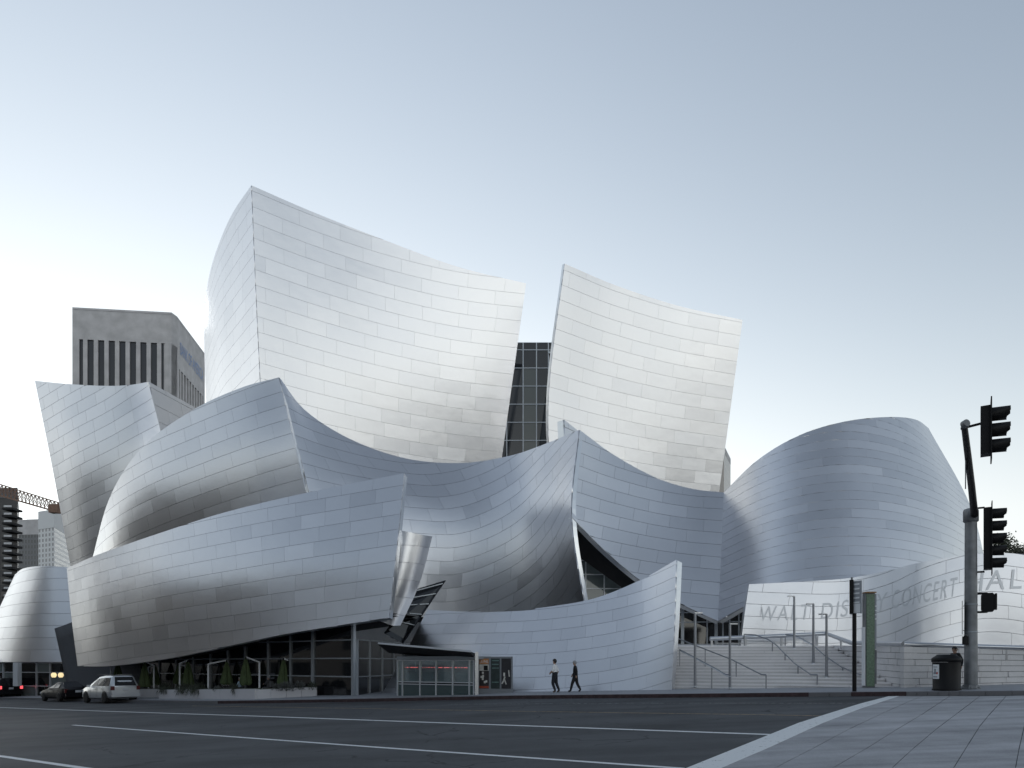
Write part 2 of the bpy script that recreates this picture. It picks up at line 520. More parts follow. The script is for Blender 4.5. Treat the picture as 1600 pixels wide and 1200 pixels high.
# J: cone at the far left
hallwall('J', 'drum_wall', [
    [(-40, 1035, 63), (-8, 1035, 59.5), (28, 1035, 57.3), (72, 1035, 56.2), (128, 1036, 56)],
    [(24, 898, 65), (36, 889, 61.5), (58, 885, 59.3), (85, 885, 58.3), (120, 888, 58)]],
    1.05, 3.4, label='flaring steel drum at the far left', gap=0.023)

# I: free-standing low curved wall beside the ticket office
low = setp(empty('curved_steel_wall', tuple(walk(840, 33.5))),
           'low curved steel wall sweeping up to a point beside the stairs', 'wall')
skI, shI, psI = steel_wall('wall_shell', [
    [walk(597, 38.4, -.05), walk(680, 36.6, -.05), walk(760, 35.0, -.05), walk(840, 33.6, -.05), walk(920, 32.4, -.05), walk(990, 31.4, -.05), walk(1050, 30.6, -.05)],
    [(634, 1020, 39.1), (703, 1020, 37.5), (776, 1020, 36.1), (850, 1016, 34.8), (925, 1008, 33.6), (996, 995, 32.4), (1054, 978, 31.2)],
    [(668, 953, 40.0), (727, 956, 38.6), (792, 955, 37.4), (860, 948, 36.2), (930, 935, 35.0), (1000, 907, 33.8), (1057, 875, 32.2)]],
    0.62, 1.75, thick=0.35, root=low, tilt=lambda u: 1.5 * max(0, u - 0.35) ** 2 * 2.0, gap=0.014, proud=0.025)
for p in psI:
    o = panels_mesh('panel', [p], M['steel'], shI)

# the 300 panels of the hall that show largest are objects of their own
hall_panels.sort(key=lambda p: -p.area)
for p in hall_panels[:300]:
    panels_mesh('panel', [p], M['steel'], p.owner)
rest = panels_mesh('panel_cladding', hall_panels[300:], M['steel'], None)
child_at(rest, hall); rest['kind'] = 'stuff'
print('PANELS hall', len(hall_panels), 'low', len(psI))

# building mass behind the skins
mb = MB()
def boxpx(mb, px0, px1, d0, d1, z0, z1):
    x00, x01 = (px0 - CX) / FPX * d0 * S, (px1 - CX) / FPX * d0 * S
    x10, x11 = (px0 - CX) / FPX * d1 * S, (px1 - CX) / FPX * d1 * S
    a = [Vector((x00, d0 * S, z0)), Vector((x01, d0 * S, z0)), Vector((x11, d1 * S, z0)), Vector((x10, d1 * S, z0))]
    mb.prism(a, (0, 0, z1 - z0))
boxpx(mb, 340, 1090, 54, 80, 0, 11.5)
boxpx(mb, 170, 420, 53, 58, 0, 7.5)
core = mb.build('core_block', M['shell']); child_at(core, hall)
# ------------------------------------------------------------------ ground, road, pavement
def asphalt_mat():
    m, nt, b = mat_new('asphalt')
    tc = nt.nodes.new('ShaderNodeTexCoord')
    n1 = nt.nodes.new('ShaderNodeTexNoise'); n1.inputs['Scale'].default_value = 0.35; n1.inputs['Detail'].default_value = 6; n1.inputs['Roughness'].default_value = 0.65
    n2 = nt.nodes.new('ShaderNodeTexNoise'); n2.inputs['Scale'].default_value = 45; n2.inputs['Detail'].default_value = 3
    # long stains worn along the lanes
    mp = nt.nodes.new('ShaderNodeMapping'); mp.inputs['Rotation'].default_value = (0, 0, R(37)); mp.inputs['Scale'].default_value = (0.06, 0.8, 1)
    n3 = nt.nodes.new('ShaderNodeTexNoise'); n3.inputs['Scale'].default_value = 1.0; n3.inputs['Detail'].default_value = 4
    nt.links.new(tc.outputs['Object'], n1.inputs['Vector']); nt.links.new(tc.outputs['Object'], n2.inputs['Vector'])
    nt.links.new(tc.outputs['Object'], mp.inputs['Vector']); nt.links.new(mp.outputs[0], n3.inputs['Vector'])
    a = nt.nodes.new('ShaderNodeMath'); a.operation = 'ADD'; nt.links.new(n1.outputs[0], a.inputs[0]); nt.links.new(n3.outputs[0], a.inputs[1])
    a2 = nt.nodes.new('ShaderNodeMath'); a2.operation = 'MULTIPLY_ADD'; a2.inputs[1].default_value = 0.55; nt.links.new(n2.outputs[0], a2.inputs[0]); nt.links.new(a.outputs[0], a2.inputs[2])
    r = nt.nodes.new('ShaderNodeMapRange'); r.inputs[1].default_value = 0.9; r.inputs[2].default_value = 1.7; r.inputs[3].default_value = 0.042; r.inputs[4].default_value = 0.118
    nt.links.new(a2.outputs[0], r.inputs[0])
    # old cracks, here and there
    vo = nt.nodes.new('ShaderNodeTexVoronoi'); vo.feature = 'DISTANCE_TO_EDGE'; vo.inputs['Scale'].default_value = 0.22
    nd = nt.nodes.new('ShaderNodeTexNoise'); nd.inputs['Scale'].default_value = 1.2; nd.inputs['Detail'].default_value = 5
    nt.links.new(tc.outputs['Object'], nd.inputs['Vector'])
    wv = nt.nodes.new('ShaderNodeVectorMath'); wv.operation = 'MULTIPLY_ADD'; wv.inputs[1].default_value = (1.3, 1.3, 0)
    nt.links.new(nd.outputs[1], wv.inputs[0]); nt.links.new(tc.outputs['Object'], wv.inputs[2]); nt.links.new(wv.outputs[0], vo.inputs['Vector'])
    ck = nt.nodes.new('ShaderNodeMapRange'); ck.inputs[1].default_value = 0.003; ck.inputs[2].default_value = 0.009; ck.inputs[3].default_value = 0.45; ck.inputs[4].default_value = 1.0
    nt.links.new(vo.outputs['Distance'], ck.inputs[0])
    msk = nt.nodes.new('ShaderNodeMapRange'); msk.inputs[1].default_value = 0.50; msk.inputs[2].default_value = 0.56; nt.links.new(n1.outputs[0], msk.inputs[0])
    mxk = nt.nodes.new('ShaderNodeMix'); mxk.inputs[2].default_value = 1.0; nt.links.new(msk.outputs[0], mxk.inputs[0]); nt.links.new(ck.outputs[0], mxk.inputs[3])
    rk = nt.nodes.new('ShaderNodeMath'); rk.operation = 'MULTIPLY'; nt.links.new(r.outputs[0], rk.inputs[0]); nt.links.new(mxk.outputs[0], rk.inputs[1])
    c = nt.nodes.new('ShaderNodeVectorMath'); c.operation = 'SCALE'; c.inputs[0].default_value = (0.95, 1.0, 1.07)
    nt.links.new(rk.outputs[0], c.inputs['Scale']); nt.links.new(c.outputs[0], b.inputs['Base Color'])
    b.inputs['Roughness'].default_value = 0.8; b.inputs['Specular IOR Level'].default_value = 0.3
    bp = nt.nodes.new('ShaderNodeBump'); bp.inputs['Strength'].default_value = 0.35; bp.inputs['Distance'].default_value = 0.01
    nt.links.new(n2.outputs[0], bp.inputs['Height']); nt.links.new(bp.outputs[0], b.inputs['Normal'])
    return m

def concrete_mat(name, col, var=0.16, streak=0.0, rot=0.0):
    m, nt, b = mat_new(name)
    tc = nt.nodes.new('ShaderNodeTexCoord')
    n1 = nt.nodes.new('ShaderNodeTexNoise'); n1.inputs['Scale'].default_value = 0.7; n1.inputs['Detail'].default_value = 7; n1.inputs['Roughness'].default_value = 0.68
    n2 = nt.nodes.new('ShaderNodeTexNoise'); n2.inputs['Scale'].default_value = 30; n2.inputs['Detail'].default_value = 3
    mp = nt.nodes.new('ShaderNodeMapping'); mp.inputs['Rotation'].default_value = (0, 0, rot); mp.inputs['Scale'].default_value = (0.12, 1.6, 1)
    n3 = nt.nodes.new('ShaderNodeTexNoise'); n3.inputs['Scale'].default_value = 1.0; n3.inputs['Detail'].default_value = 6
    for n in (n1, n2): nt.links.new(tc.outputs['Object'], n.inputs['Vector'])
    nt.links.new(tc.outputs['Object'], mp.inputs['Vector']); nt.links.new(mp.outputs[0], n3.inputs['Vector'])
    a = nt.nodes.new('ShaderNodeMath'); a.operation = 'MULTIPLY_ADD'; a.inputs[1].default_value = 0.4
    nt.links.new(n2.outputs[0], a.inputs[0]); nt.links.new(n1.outputs[0], a.inputs[2])
    a2 = nt.nodes.new('ShaderNodeMath'); a2.operation = 'MULTIPLY_ADD'; a2.inputs[1].default_value = streak
    nt.links.new(n3.outputs[0], a2.inputs[0]); nt.links.new(a.outputs[0], a2.inputs[2])
    mid = 0.7 + streak * 0.5
    r = nt.nodes.new('ShaderNodeMapRange'); r.inputs[1].default_value = mid - 0.35; r.inputs[2].default_value = mid + 0.35; r.inputs[3].default_value = 1 - var; r.inputs[4].default_value = 1 + var
    nt.links.new(a2.outputs[0], r.inputs[0])
    c = nt.nodes.new('ShaderNodeVectorMath'); c.operation = 'SCALE'; c.inputs[0].default_value = col
    nt.links.new(r.outputs[0], c.inputs['Scale']); nt.links.new(c.outputs[0], b.inputs['Base Color'])
    b.inputs['Roughness'].default_value = 0.85; b.inputs['Specular IOR Level'].default_value = 0.25
    bp = nt.nodes.new('ShaderNodeBump'); bp.inputs['Strength'].default_value = 0.25; bp.inputs['Distance'].default_value = 0.01
    nt.links.new(n2.outputs[0], bp.inputs['Height']); nt.links.new(bp.outputs[0], b.inputs['Normal'])
    return m

def paint_mat(name, col, wear):
    """road paint, chipped through to the asphalt"""
    m, nt, b = mat_new(name)
    tc = nt.nodes.new('ShaderNodeTexCoord')
    n = nt.nodes.new('ShaderNodeTexNoise'); n.inputs['Scale'].default_value = 9; n.inputs['Detail'].default_value = 8; n.inputs['Roughness'].default_value = 0.7
    nt.links.new(tc.outputs['Object'], n.inputs['Vector'])
    r = nt.nodes.new('ShaderNodeValToRGB')
    r.color_ramp.elements[0].position = wear - 0.03; r.color_ramp.elements[0].color = (0.07, 0.07, 0.075, 1)
    r.color_ramp.elements[1].position = wear + 0.03; r.color_ramp.elements[1].color = (*col, 1)
    nt.links.new(n.outputs[0], r.inputs[0]); nt.links.new(r.outputs[0], b.inputs['Base Color'])
    b.inputs['Roughness'].default_value = 0.7
    return m

M['asphalt'] = asphalt_mat()
M['walk'] = concrete_mat('pavement_concrete', (0.33, 0.34, 0.365))
M['slab'] = concrete_mat('crosswalk_concrete', (0.37, 0.375, 0.395), 0.34, 1.1, R(-30))
M['white_paint'] = paint_mat('white_road_paint', (0.74, 0.76, 0.77), 0.36)
M['worn_white'] = paint_mat('worn_white_paint', (0.40, 0.42, 0.43), 0.50)
M['yellow_paint'] = paint_mat('faded_yellow_paint', (0.36, 0.26, 0.14), 0.46)
M['kerb_red'] = simple('faded_red_kerb', (0.05, 0.030, 0.033), 0.8, noise=0.4, nscale=5)
M['kerb_grey'] = concrete_mat('kerb_concrete', (0.16, 0.16, 0.17))

# ground sheet out to the horizon
xs = [-4000, -1500, -600, -300, -180] + list(range(-120, 121, 8)) + [180, 300, 600, 1500, 4000]
ys = [-1500, -500, -200, -100] + list(range(-60, 161, 8)) + [240, 400, 800, 2000, 5000]
vs = [(x, y, gz(x, y)) for x in xs for y in ys]
ny = len(ys)
fs = [(i * ny + j, (i + 1) * ny + j, (i + 1) * ny + j + 1, i * ny + j + 1) for i in range(len(xs) - 1) for j in range(ny - 1)]
setp(meshobj('road', vs, fs, M['asphalt'], smooth=True), 'dark grey asphalt street in front of the hall', 'road', kind='structure')

KP = [(-260, 1090), (-80, 1091), (60, 1093.5), (200, 1097.5), (340, 1099.5), (440, 1098.5), (600, 1096), (800, 1092), (1000, 1090.5), (1200, 1089), (1400, 1087.5), (1500, 1087), (1760, 1085.5)]
kp = [road(*p) for p in KP]
def dense(pts, n=8):
    out = []
    for a, b in zip(pts[:-1], pts[1:]):
        for k in range(n): out.append(a.lerp(b, k / n))
    return out + [pts[-1]]
def gp(x, y, dz): return Vector((x, y, gz(x, y) + dz))
kd = dense(kp, 6)
# pavement sheet from the kerb back under the building
rows = []
for k in kd:
    r = []
    dirv = Vector((k.x, k.y, 0)).normalized()
    for t in (0.16, 1.5, 4, 8, 14, 22, 32, 45):
        q = Vector((k.x, k.y, 0)) + Vector((0.2, 0.98, 0)) * t
        r.append(gp(q.x, q.y, KERB))
    rows.append(r)
nc = len(rows[0]); vs = [v for r in rows for v in r]
fs = [(i * nc + j, i * nc + j + 1, (i + 1) * nc + j + 1, (i + 1) * nc + j) for i in range(len(rows) - 1) for j in range(nc - 1)]
setp(meshobj('pavement', vs, fs, M['walk'], smooth=True), 'concrete pavement between the kerb and the hall', 'pavement', kind='structure')

# kerb stones
kerb = setp(empty('kerb', tuple(kp[6])), 'concrete kerb, part painted dark red', 'kerb', kind='structure')
for i in range(0, len(kd) - 1):
    a, b = kd[i], kd[i + 1]
    px = CX + a.x / a.y * FPX
    t = (b - a); t.z = 0; t.normalize(); nrm = Vector((-t.y, t.x, 0)); nrm = nrm if nrm.y > 0 else -nrm
    if px < -300: continue
    a2 = a + t * 0.006; b2 = b - t * 0.006
    m = MB(); top = KERB + 0.004
    q = [gp(a2.x, a2.y, -0.1), gp(a2.x, a2.y, top - 0.015), gp(a2.x + nrm.x * .015, a2.y + nrm.y * .015, top), gp(a2.x + nrm.x * .17, a2.y + nrm.y * .17, top), gp(a2.x + nrm.x * .17, a2.y + nrm.y * .17, -0.1)]
    m.prism(q, gp(b2.x, b2.y, 0) - gp(a2.x, a2.y, 0))
    red = 336 < px < 1250 or 1315 < px < 1410
    o = m.build('kerb_stone', M['kerb_red'] if red else M['kerb_grey']); child_at(o, kerb)

def strip(name, pts, w, mat, dz, label=None, cat=None, kind='structure'):
    """painted line of width w through ground points"""
    pts = dense(pts, 10); vs = []
    for i, p in enumerate(pts):
        t = pts[min(i + 1, len(pts) - 1)] - pts[max(i - 1, 0)]; t.z = 0; t.normalize(); n = Vector((-t.y, t.x, 0)) * (w / 2)
        vs += [gp(p.x + n.x, p.y + n.y, dz), gp(p.x - n.x, p.y - n.y, dz)]
    fs = [(2 * i, 2 * i + 1, 2 * i + 3, 2 * i + 2) for i in range(len(pts) - 1)]
    o = meshobj(name, vs, fs, mat); return setp(o, label, cat, kind=kind)

strip('lane_line', [road(-200, 1100.5), road(0, 1105.5), road(400, 1119), road(800, 1133.5), road(1206, 1148)], 0.20, M['white_paint'], 0.004, 'long white lane line nearest the middle of the road', 'road marking')
strip('lane_line', [road(114, 1133), road(600, 1168.5), road(1068, 1201)], 0.15, M['white_paint'], 0.004, 'white lane line running under the crosswalk corner', 'road marking')
strip('lane_line', [road(-150, 1163), road(0, 1181.5), road(136, 1201), road(500, 1256)], 0.17, M['white_paint'], 0.004, 'white lane line cutting the bottom left corner', 'road marking')
strip('yellow_line', [road(300, 1103), road(560, 1107), road(800, 1111.3), road(1200, 1117), road(1296, 1119)], 0.11, M['yellow_paint'], 0.004, 'faded yellow line along the road', 'road marking')
strip('edge_line', [road(700, 1100.5), road(1000, 1098.8), road(1338, 1099)], 0.07, M['worn_white'], 0.004, 'thin worn white line near the kerb', 'road marking')

# crosswalk: concrete slabs with a white border band
cw = setp(empty('crosswalk', tuple(road(1400, 1130))), 'grey concrete crosswalk at the corner', 'crosswalk', kind='structure')
def poly_sheet(name, pxs, mat, dz, parent):
    pts = [road(*p) for p in pxs]
    top = [gp(p.x, p.y, dz) for p in pts]; bot = [gp(p.x, p.y, -0.05) for p in pts]
    m = MB(); n = len(top)
    m.add(top + bot, [tuple(range(n)), tuple(range(2 * n - 1, n - 1, -1))] + [(i, i + n, (i + 1) % n + n, (i + 1) % n) for i in range(n)])
    o = m.build(name, mat); return child_at(o, parent)
outer = [(980, 1242), (1077, 1199), (1176, 1159), (1249, 1129.5), (1345, 1099.5), (1388, 1088.5)]
inner = [(1050, 1242), (1131, 1199), (1202, 1168.5), (1286, 1130), (1345, 1107.5), (1405, 1088)]
for i in range(len(outer) - 1):
    poly_sheet('border_band', [outer[i], outer[i + 1], inner[i + 1], inner[i]], M['white_paint'], 0.012 - 0.0005 * (i % 2), cw)
J = [inner, [(1120, 1242), (1214, 1199), (1270, 1170), (1328, 1139), (1385, 1112), (1440, 1088)],
     [(1230, 1242), (1304, 1199), (1354, 1170), (1400, 1141), (1440, 1117), (1484, 1088)],
     [(1345, 1242), (1395.6, 1199), (1427, 1170), (1465, 1138), (1497, 1114), (1531, 1088)],
     [(1455, 1242), (1491, 1199), (1514, 1162), (1531, 1135), (1545, 1118), (1572, 1088)],
     [(1568, 1242), (1587, 1199), (1592, 1172), (1597, 1150), (1603, 1124), (1613, 1087)],
     [(1700, 1242), (1700, 1199), (1700, 1172), (1700, 1150), (1700, 1124), (1700, 1086.5)]]
def shift(p, dx): return (p[0] + dx, p[1])
for c in range(len(J) - 1):
    A_, B_ = J[c], J[c + 1]
    for r_ in range(len(A_) - 1):
        g0, g1 = (0.9 if c else 0.3), 0.9
        sgn = [shift(A_[r_], g0), shift(A_[r_ + 1], g0 * .6), shift(B_[r_ + 1], -g1 * .6), shift(B_[r_], -g1)]
        poly_sheet('slab', sgn, M['slab'], 0.008, cw)
# ------------------------------------------------------------------ town around: unseen blocks added and sized to tone the steel's reflections, far towers
def facade_mat(name, wall, glass, sx, sz, fx=0.6, fz=0.55, rough=0.5):
    """far wall with rows of windows, too small to tell apart"""
    m, nt, b = mat_new(name)
    tc = nt.nodes.new('ShaderNodeTexCoord'); sp = nt.nodes.new('ShaderNodeSeparateXYZ')
    nt.links.new(tc.outputs['Object'], sp.inputs[0])
    ad = nt.nodes.new('ShaderNodeMath'); ad.operation = 'ADD'; nt.links.new(sp.outputs[0], ad.inputs[0]); nt.links.new(sp.outputs[1], ad.inputs[1])
    def cell(src, size, frac):
        d = nt.nodes.new('ShaderNodeMath'); d.operation = 'DIVIDE'; d.inputs[1].default_value = size; nt.links.new(src, d.inputs[0])
        f = nt.nodes.new('ShaderNodeMath'); f.operation = 'FRACT'; nt.links.new(d.outputs[0], f.inputs[0])
        l = nt.nodes.new('ShaderNodeMath'); l.operation = 'LESS_THAN'; l.inputs[1].default_value = frac; nt.links.new(f.outputs[0], l.inputs[0])
        return l.outputs[0]
    mu = nt.nodes.new('ShaderNodeMath'); mu.operation = 'MULTIPLY'
    nt.links.new(cell(ad.outputs[0], sx, fx), mu.inputs[0]); nt.links.new(cell(sp.outputs[2], sz, fz), mu.inputs[1])
    mx = nt.nodes.new('ShaderNodeMix'); mx.data_type = 'RGBA'
    mx.inputs[6].default_value = (*wall, 1); mx.inputs[7].default_value = (*glass, 1)
    nt.links.new(mu.outputs[0], mx.inputs[0]); nt.links.new(mx.outputs[2], b.inputs['Base Color'])
    mr = nt.nodes.new('ShaderNodeMapRange'); mr.inputs[3].default_value = rough; mr.inputs[4].default_value = 0.15
    nt.links.new(mu.outputs[0], mr.inputs[0]); nt.links.new(mr.outputs[0], b.inputs['Roughness'])
    return m

u1 = Vector((-0.797, 0.604, 0)); u2 = Vector((0.61, 0.79, 0))
def block(name, o, a, b, h, mat, label, dz=-1.0):
    """solid block on footprint o, o+a, o+a+b, o+b with a parapet and a roof house"""
    o, a, b = Vector(o), Vector(a), Vector(b); z0 = min(gz(*(o + k).xy) for k in (Vector(), a, b, a + b)) + dz
    root = setp(empty(name, (o.x, o.y, z0)), label, 'building')
    m = MB(); q = [o, o + a, o + a + b, o + b]; q = [Vector((v.x, v.y, z0)) for v in q]; c = sum(q, Vector()) / 4
    m.prism(q, (0, 0, h)); w = m.build('wall', mat); child_at(w, root)
    m = MB(); q2 = [c + (v - c) * 1.015 + Vector((0, 0, h - 0.02)) for v in q]; m.prism(q2, (0, 0, 1.0)); w = m.build('parapet', M['greypaint']); child_at(w, root)
    m = MB(); q3 = [c + (v - c) * 0.4 + Vector((0, 0, h + 0.9)) for v in q]; m.prism(q3, (0, 0, 3.5)); w = m.build('roof_house', M['greypaint']); child_at(w, root)
    return root
M['fac_brown'] = facade_mat('brown_block', (0.20, 0.18, 0.165), (0.03, 0.035, 0.04), 3.4, 3.8)
M['fac_blue'] = facade_mat('blue_grey_slab', (0.56, 0.58, 0.61), (0.28, 0.30, 0.33), 1.5, 3.6, 0.55, 0.5)
M['fac_pale'] = facade_mat('pale_block', (0.34, 0.33, 0.31), (0.05, 0.055, 0.06), 4.2, 3.6)
M['fac_dark'] = facade_mat('dark_block', (0.09, 0.09, 0.095), (0.02, 0.022, 0.026), 2.4, 3.6, 0.7, 0.7)
block('reflection_block', u2 * -11 + u1 * 62, u1 * 38, u2 * -30, 22, M['fac_brown'], 'unseen brown block added for the steel to reflect, left of the camera')
block('reflection_block', u2 * -11 + u1 * 104, u1 * 46, u2 * -30, 34, M['fac_dark'], 'unseen dark block added for reflections behind the brown one')
block('reflection_block', u2 * -38 + u1 * -30, u1 * 60, u2 * -24, 12, M['fac_pale'], 'unseen pale low block added for reflections behind the camera')
block('reflection_block', Vector((22, -30, 0)), Vector((66, 8, 0)), Vector((4, -30, 0)), 11, M['fac_dark'], 'unseen dark block added for reflections behind the camera to the right')
block('office_tower', u2 * -12 + u1 * 2, u1 * 56, u2 * -30, 25, M['fac_blue'], 'unseen wide blue grey slab added to tone the reflections, beside the camera')

# ---- far towers in view
def px_dir(px, d): return Vector(((px - CX) / FPX * d * S, d * S, 0))
M['granite'] = simple('grey_granite', (0.46, 0.455, 0.465), 0.7, noise=0.18, nscale=0.35)
M['granite2'] = simple('grey_granite_side', (0.46, 0.455, 0.465), 0.7, noise=0.18, nscale=0.35)
M['towerglass'] = simple('tower_window_glass', (0.022, 0.024, 0.03), 0.15)
M['blue_sign'] = simple('blue_letters', (0.16, 0.27, 0.52), 0.5)
def pier_tower():
    root = setp(empty('granite_tower', tuple(px_dir(190, 205) + Vector((0, 0, -3)))), 'tall grey granite tower with dark window strips behind the hall', 'building')
    Z = (HC + (HY - 483) / FPX * 200) * S; z0 = -3
    A_, B_, B2, C_ = px_dir(113, 200), px_dir(268, 203), px_dir(277, 205.5), px_dir(320, 230)
    D_ = A_ + (C_ - B2)
    m = MB(); ins = 1.4
    c = (A_ + B_ + C_ + D_) / 4
    q = [c + (v - c) * 0.965 for v in (A_, B_, B2, C_, D_)]
    m.prism([v + Vector((0, 0, z0)) for v in q], (0, 0, Z - z0 - 0.5)); child_at(m.build('glass_core', M['towerglass']), root)
    def face(a, b, n, w, band):
        t = (b - a).normalized(); nn = Vector((t.y, -t.x, 0)); L = (b - a).length
        rot = Matrix.Rotation(math.atan2(t.y, t.x), 3, 'Z')
        m = MB(); m.box((a + b) / 2 - nn * 1.2 + Vector((0, 0, Z - band / 2)), (L, 2.4, band), rot); child_at(m.build('cornice_band', M['granite']), root)
        m = MB(); m.box((a + b) / 2 - nn * 2.3 + Vector((0, 0, Z - band - 2.1)), (L - 3, 1.0, 4.2), rot); child_at(m.build('lintel', M['granite']), root)
        for i in range(n + 1):
            ww = w * 1.6 if i in (0, n) else w
            p = a + t * (ww / 2 + (L - ww) * i / n) - nn * 1.2
            m = MB(); m.box(p + Vector((0, 0, (Z - band + z0) / 2)), (ww, 2.4, Z - band - z0), rot); child_at(m.build('pier', M['granite']), root)
    face(A_, B_, 9, 1.2, 9.0)
    face(B_, B2, 1, 1.9, 9.0)
    face(B2, C_, 10, 0.95, 15)
    # cap
    m = MB(); m.prism([v + Vector((0, 0, Z - 0.2)) for v in (A_, B_, B2, C_, D_)], (0, 0, 0.8)); child_at(m.build('roof_slab', M['granite']), root)
    # sign on the right-hand side
    t = (C_ - B2).normalized(); nn = Vector((t.y, -t.x, 0))
    cu = bpy.data.curves.new('tmp', 'FONT'); cu.body = 'BANK OF AMERICA'; cu.size = 4.2; cu.align_x = 'CENTER'
    to = bpy.data.objects.new('tmp', cu); COL.objects.link(to)
    dg = bpy.context.evaluated_depsgraph_get(); me = bpy.data.meshes.new_from_object(to.evaluated_get(dg)); bpy.data.objects.remove(to)
    me.name = 'sign_lettering'; me.materials.clear(); me.materials.append(M['blue_sign'])
    mid = (B2 + C_) / 2
    Lw = max(v.co.x for v in me.vertices) * 2
    for v in me.vertices:
        x = v.co.x / Lw * 22; v.co = mid + t * x + nn * 0.15 + Vector((0, 0, Z - 10 + v.co.y * 1.3))
    child_at(link(bpy.data.objects.new('sign_lettering', me)), root)
pier_tower()

def far_tower(name, pxs, top, d, mat, label, band=None, bandmat=None, base=-4):
    """pxs: left, corner, right directions with their distances"""
    a, b, c = [px_dir(p, dd) for p, dd in pxs]
    e = a + (c - b); Z = (HC + (HY - top) / FPX * d) * S
    root = setp(empty(name, (b.x, b.y, base)), label, 'building')
    m = MB(); m.prism([v + Vector((0, 0, base)) for v in (a, b, c, e)], (0, 0, Z - base)); child_at(m.build('wall', mat), root)
    ce = (a + b + c + e) / 4
    m = MB(); m.prism([ce + (v - ce) * 1.01 + Vector((0, 0, Z - (band or 1.0))) for v in (a, b, c, e)], (0, 0, (band or 1.0) + 0.3)); child_at(m.build('top_band', bandmat or M['greypaint']), root)
    m = MB(); m.prism([ce + (v - ce) * 0.5 + Vector((0, 0, Z)) for v in (a, b, c, e)], (0, 0, 2.2)); child_at(m.build('roof_house', bandmat or M['greypaint']), root)
    return root, a, b, c, Z
M['fac_white'] = facade_mat('white_grid_tower', (0.62, 0.64, 0.66), (0.22, 0.23, 0.25), 0.95, 1.9, 0.5, 0.6)
M['fac_grey'] = facade_mat('grey_grid_tower', (0.15, 0.155, 0.165), (0.09, 0.095, 0.10), 1.4, 2.6, 0.6, 0.6)
M['fac_stripe'] = facade_mat('striped_tower', (0.42, 0.39, 0.36), (0.06, 0.062, 0.068), 2.6, 4.0, 0.5, 0.97)
M['white_band'] = simple('white_stone', (0.66, 0.68, 0.70), 0.7)
far_tower('office_tower', [(60, 250), (85, 246), (135, 290)], 797, 246, M['fac_white'], 'pale office tower with a fine window grid at the far left', 6.5, M['white_band'])
far_tower('office_tower', [(22, 320), (75, 318), (95, 350)], 812, 318, M['fac_grey'], 'dull grey office tower between the dark and the pale towers', 7, M['granite'])
far_tower('office_tower', [(1095, 200), (1131, 192), (1141.5, 205)], 697, 192, M['fac_stripe'], 'slim striped tower peeping out right of the sails', 1.5, M['granite'])
# dark apartment tower with balconies
M['dark_brick'] = facade_mat('dark_apartment_wall', (0.045, 0.043, 0.045), (0.02, 0.02, 0.024), 4.0, 3.3, 0.4, 0.5)
root, a, b, c, Z = far_tower('apartment_tower', [(-90, 152), (27, 150), (29, 170)], 764, 150, M['dark_brick'], 'dark apartment tower with stacked balconies at the left edge', 2.0, M['greypaint'])
M['balcony'] = simple('balcony_slab', (0.55, 0.56, 0.58), 0.6)
zz = Z - 5.0
while zz > 14:
    m = MB(); q = b + Vector((-0.4, -1.0, zz)); m.box(q, (2.4, 3.2, 0.45)); 
    o = m.build('balcony', M['dark']); child_at(o, root)
    m = MB(); m.box(q + Vector((0.1, -1.62, 0.5)), (1.7, 0.08, 0.42)); o2 = m.build('parapet', M['balcony']); o2.parent = o
    zz -= 1.66
# tower crane in front of it
M['crane'] = simple('rusty_crane_paint', (0.20, 0.12, 0.085), 0.7, noise=0.3)
root = setp(empty('tower_crane', tuple(px_dir(-70, 128))), 'rust brown lattice crane jib crossing the left edge', 'crane')
a_, b_ = P(-70, 754, 128), P(100, 803, 118)
t = (b_ - a_); n_ = 30; upv = Vector((0, 0, 1.9)); side = Vector((t.y, -t.x, 0)).normalized() * 0.8
m = MB()
for s_ in (1, -1): m.bar(a_ + side * s_, b_ + side * s_, 0.16)
child_at(m.build('lower_chords', M['crane']), root)
m = MB(); m.bar(a_ + upv * 1.25, b_ + upv * 0.9, 0.2); child_at(m.build('upper_chord', M['crane']), root)
m = MB()
for i in range(n_):
    p0 = a_ + t * (i / n_); p1 = a_ + t * ((i + 1) / n_); pm = (p0 + p1) / 2 + upv * (1.25 - 0.35 * (i + .5) / n_)
    for s_ in (1, -1):
        m.bar(p0 + side * s_, pm, 0.09); m.bar(pm, p1 + side * s_, 0.09)
    m.bar(p0 + side, p0 - side, 0.08)
o = m.build('lattice', M['crane']); child_at(o, root); o['kind'] = 'stuff'
m = MB(); m.bar(a_ + Vector((0, 0, 9)), b_ + Vector((0, 0, 4.2)), 0.05); child_at(m.build('pendant_line', M['crane']), root)
m = MB(); m.bar(Vector((a_.x, a_.y, -4)), a_ + Vector((0, 0, 9)), 1.7); child_at(m.build('mast', M['crane']), root)
m = MB(); m.box(b_ + Vector((-1.6, 0, 0.9)), (1.6, 1.2, 1.5)); child_at(m.build('cab', M['crane']), root)
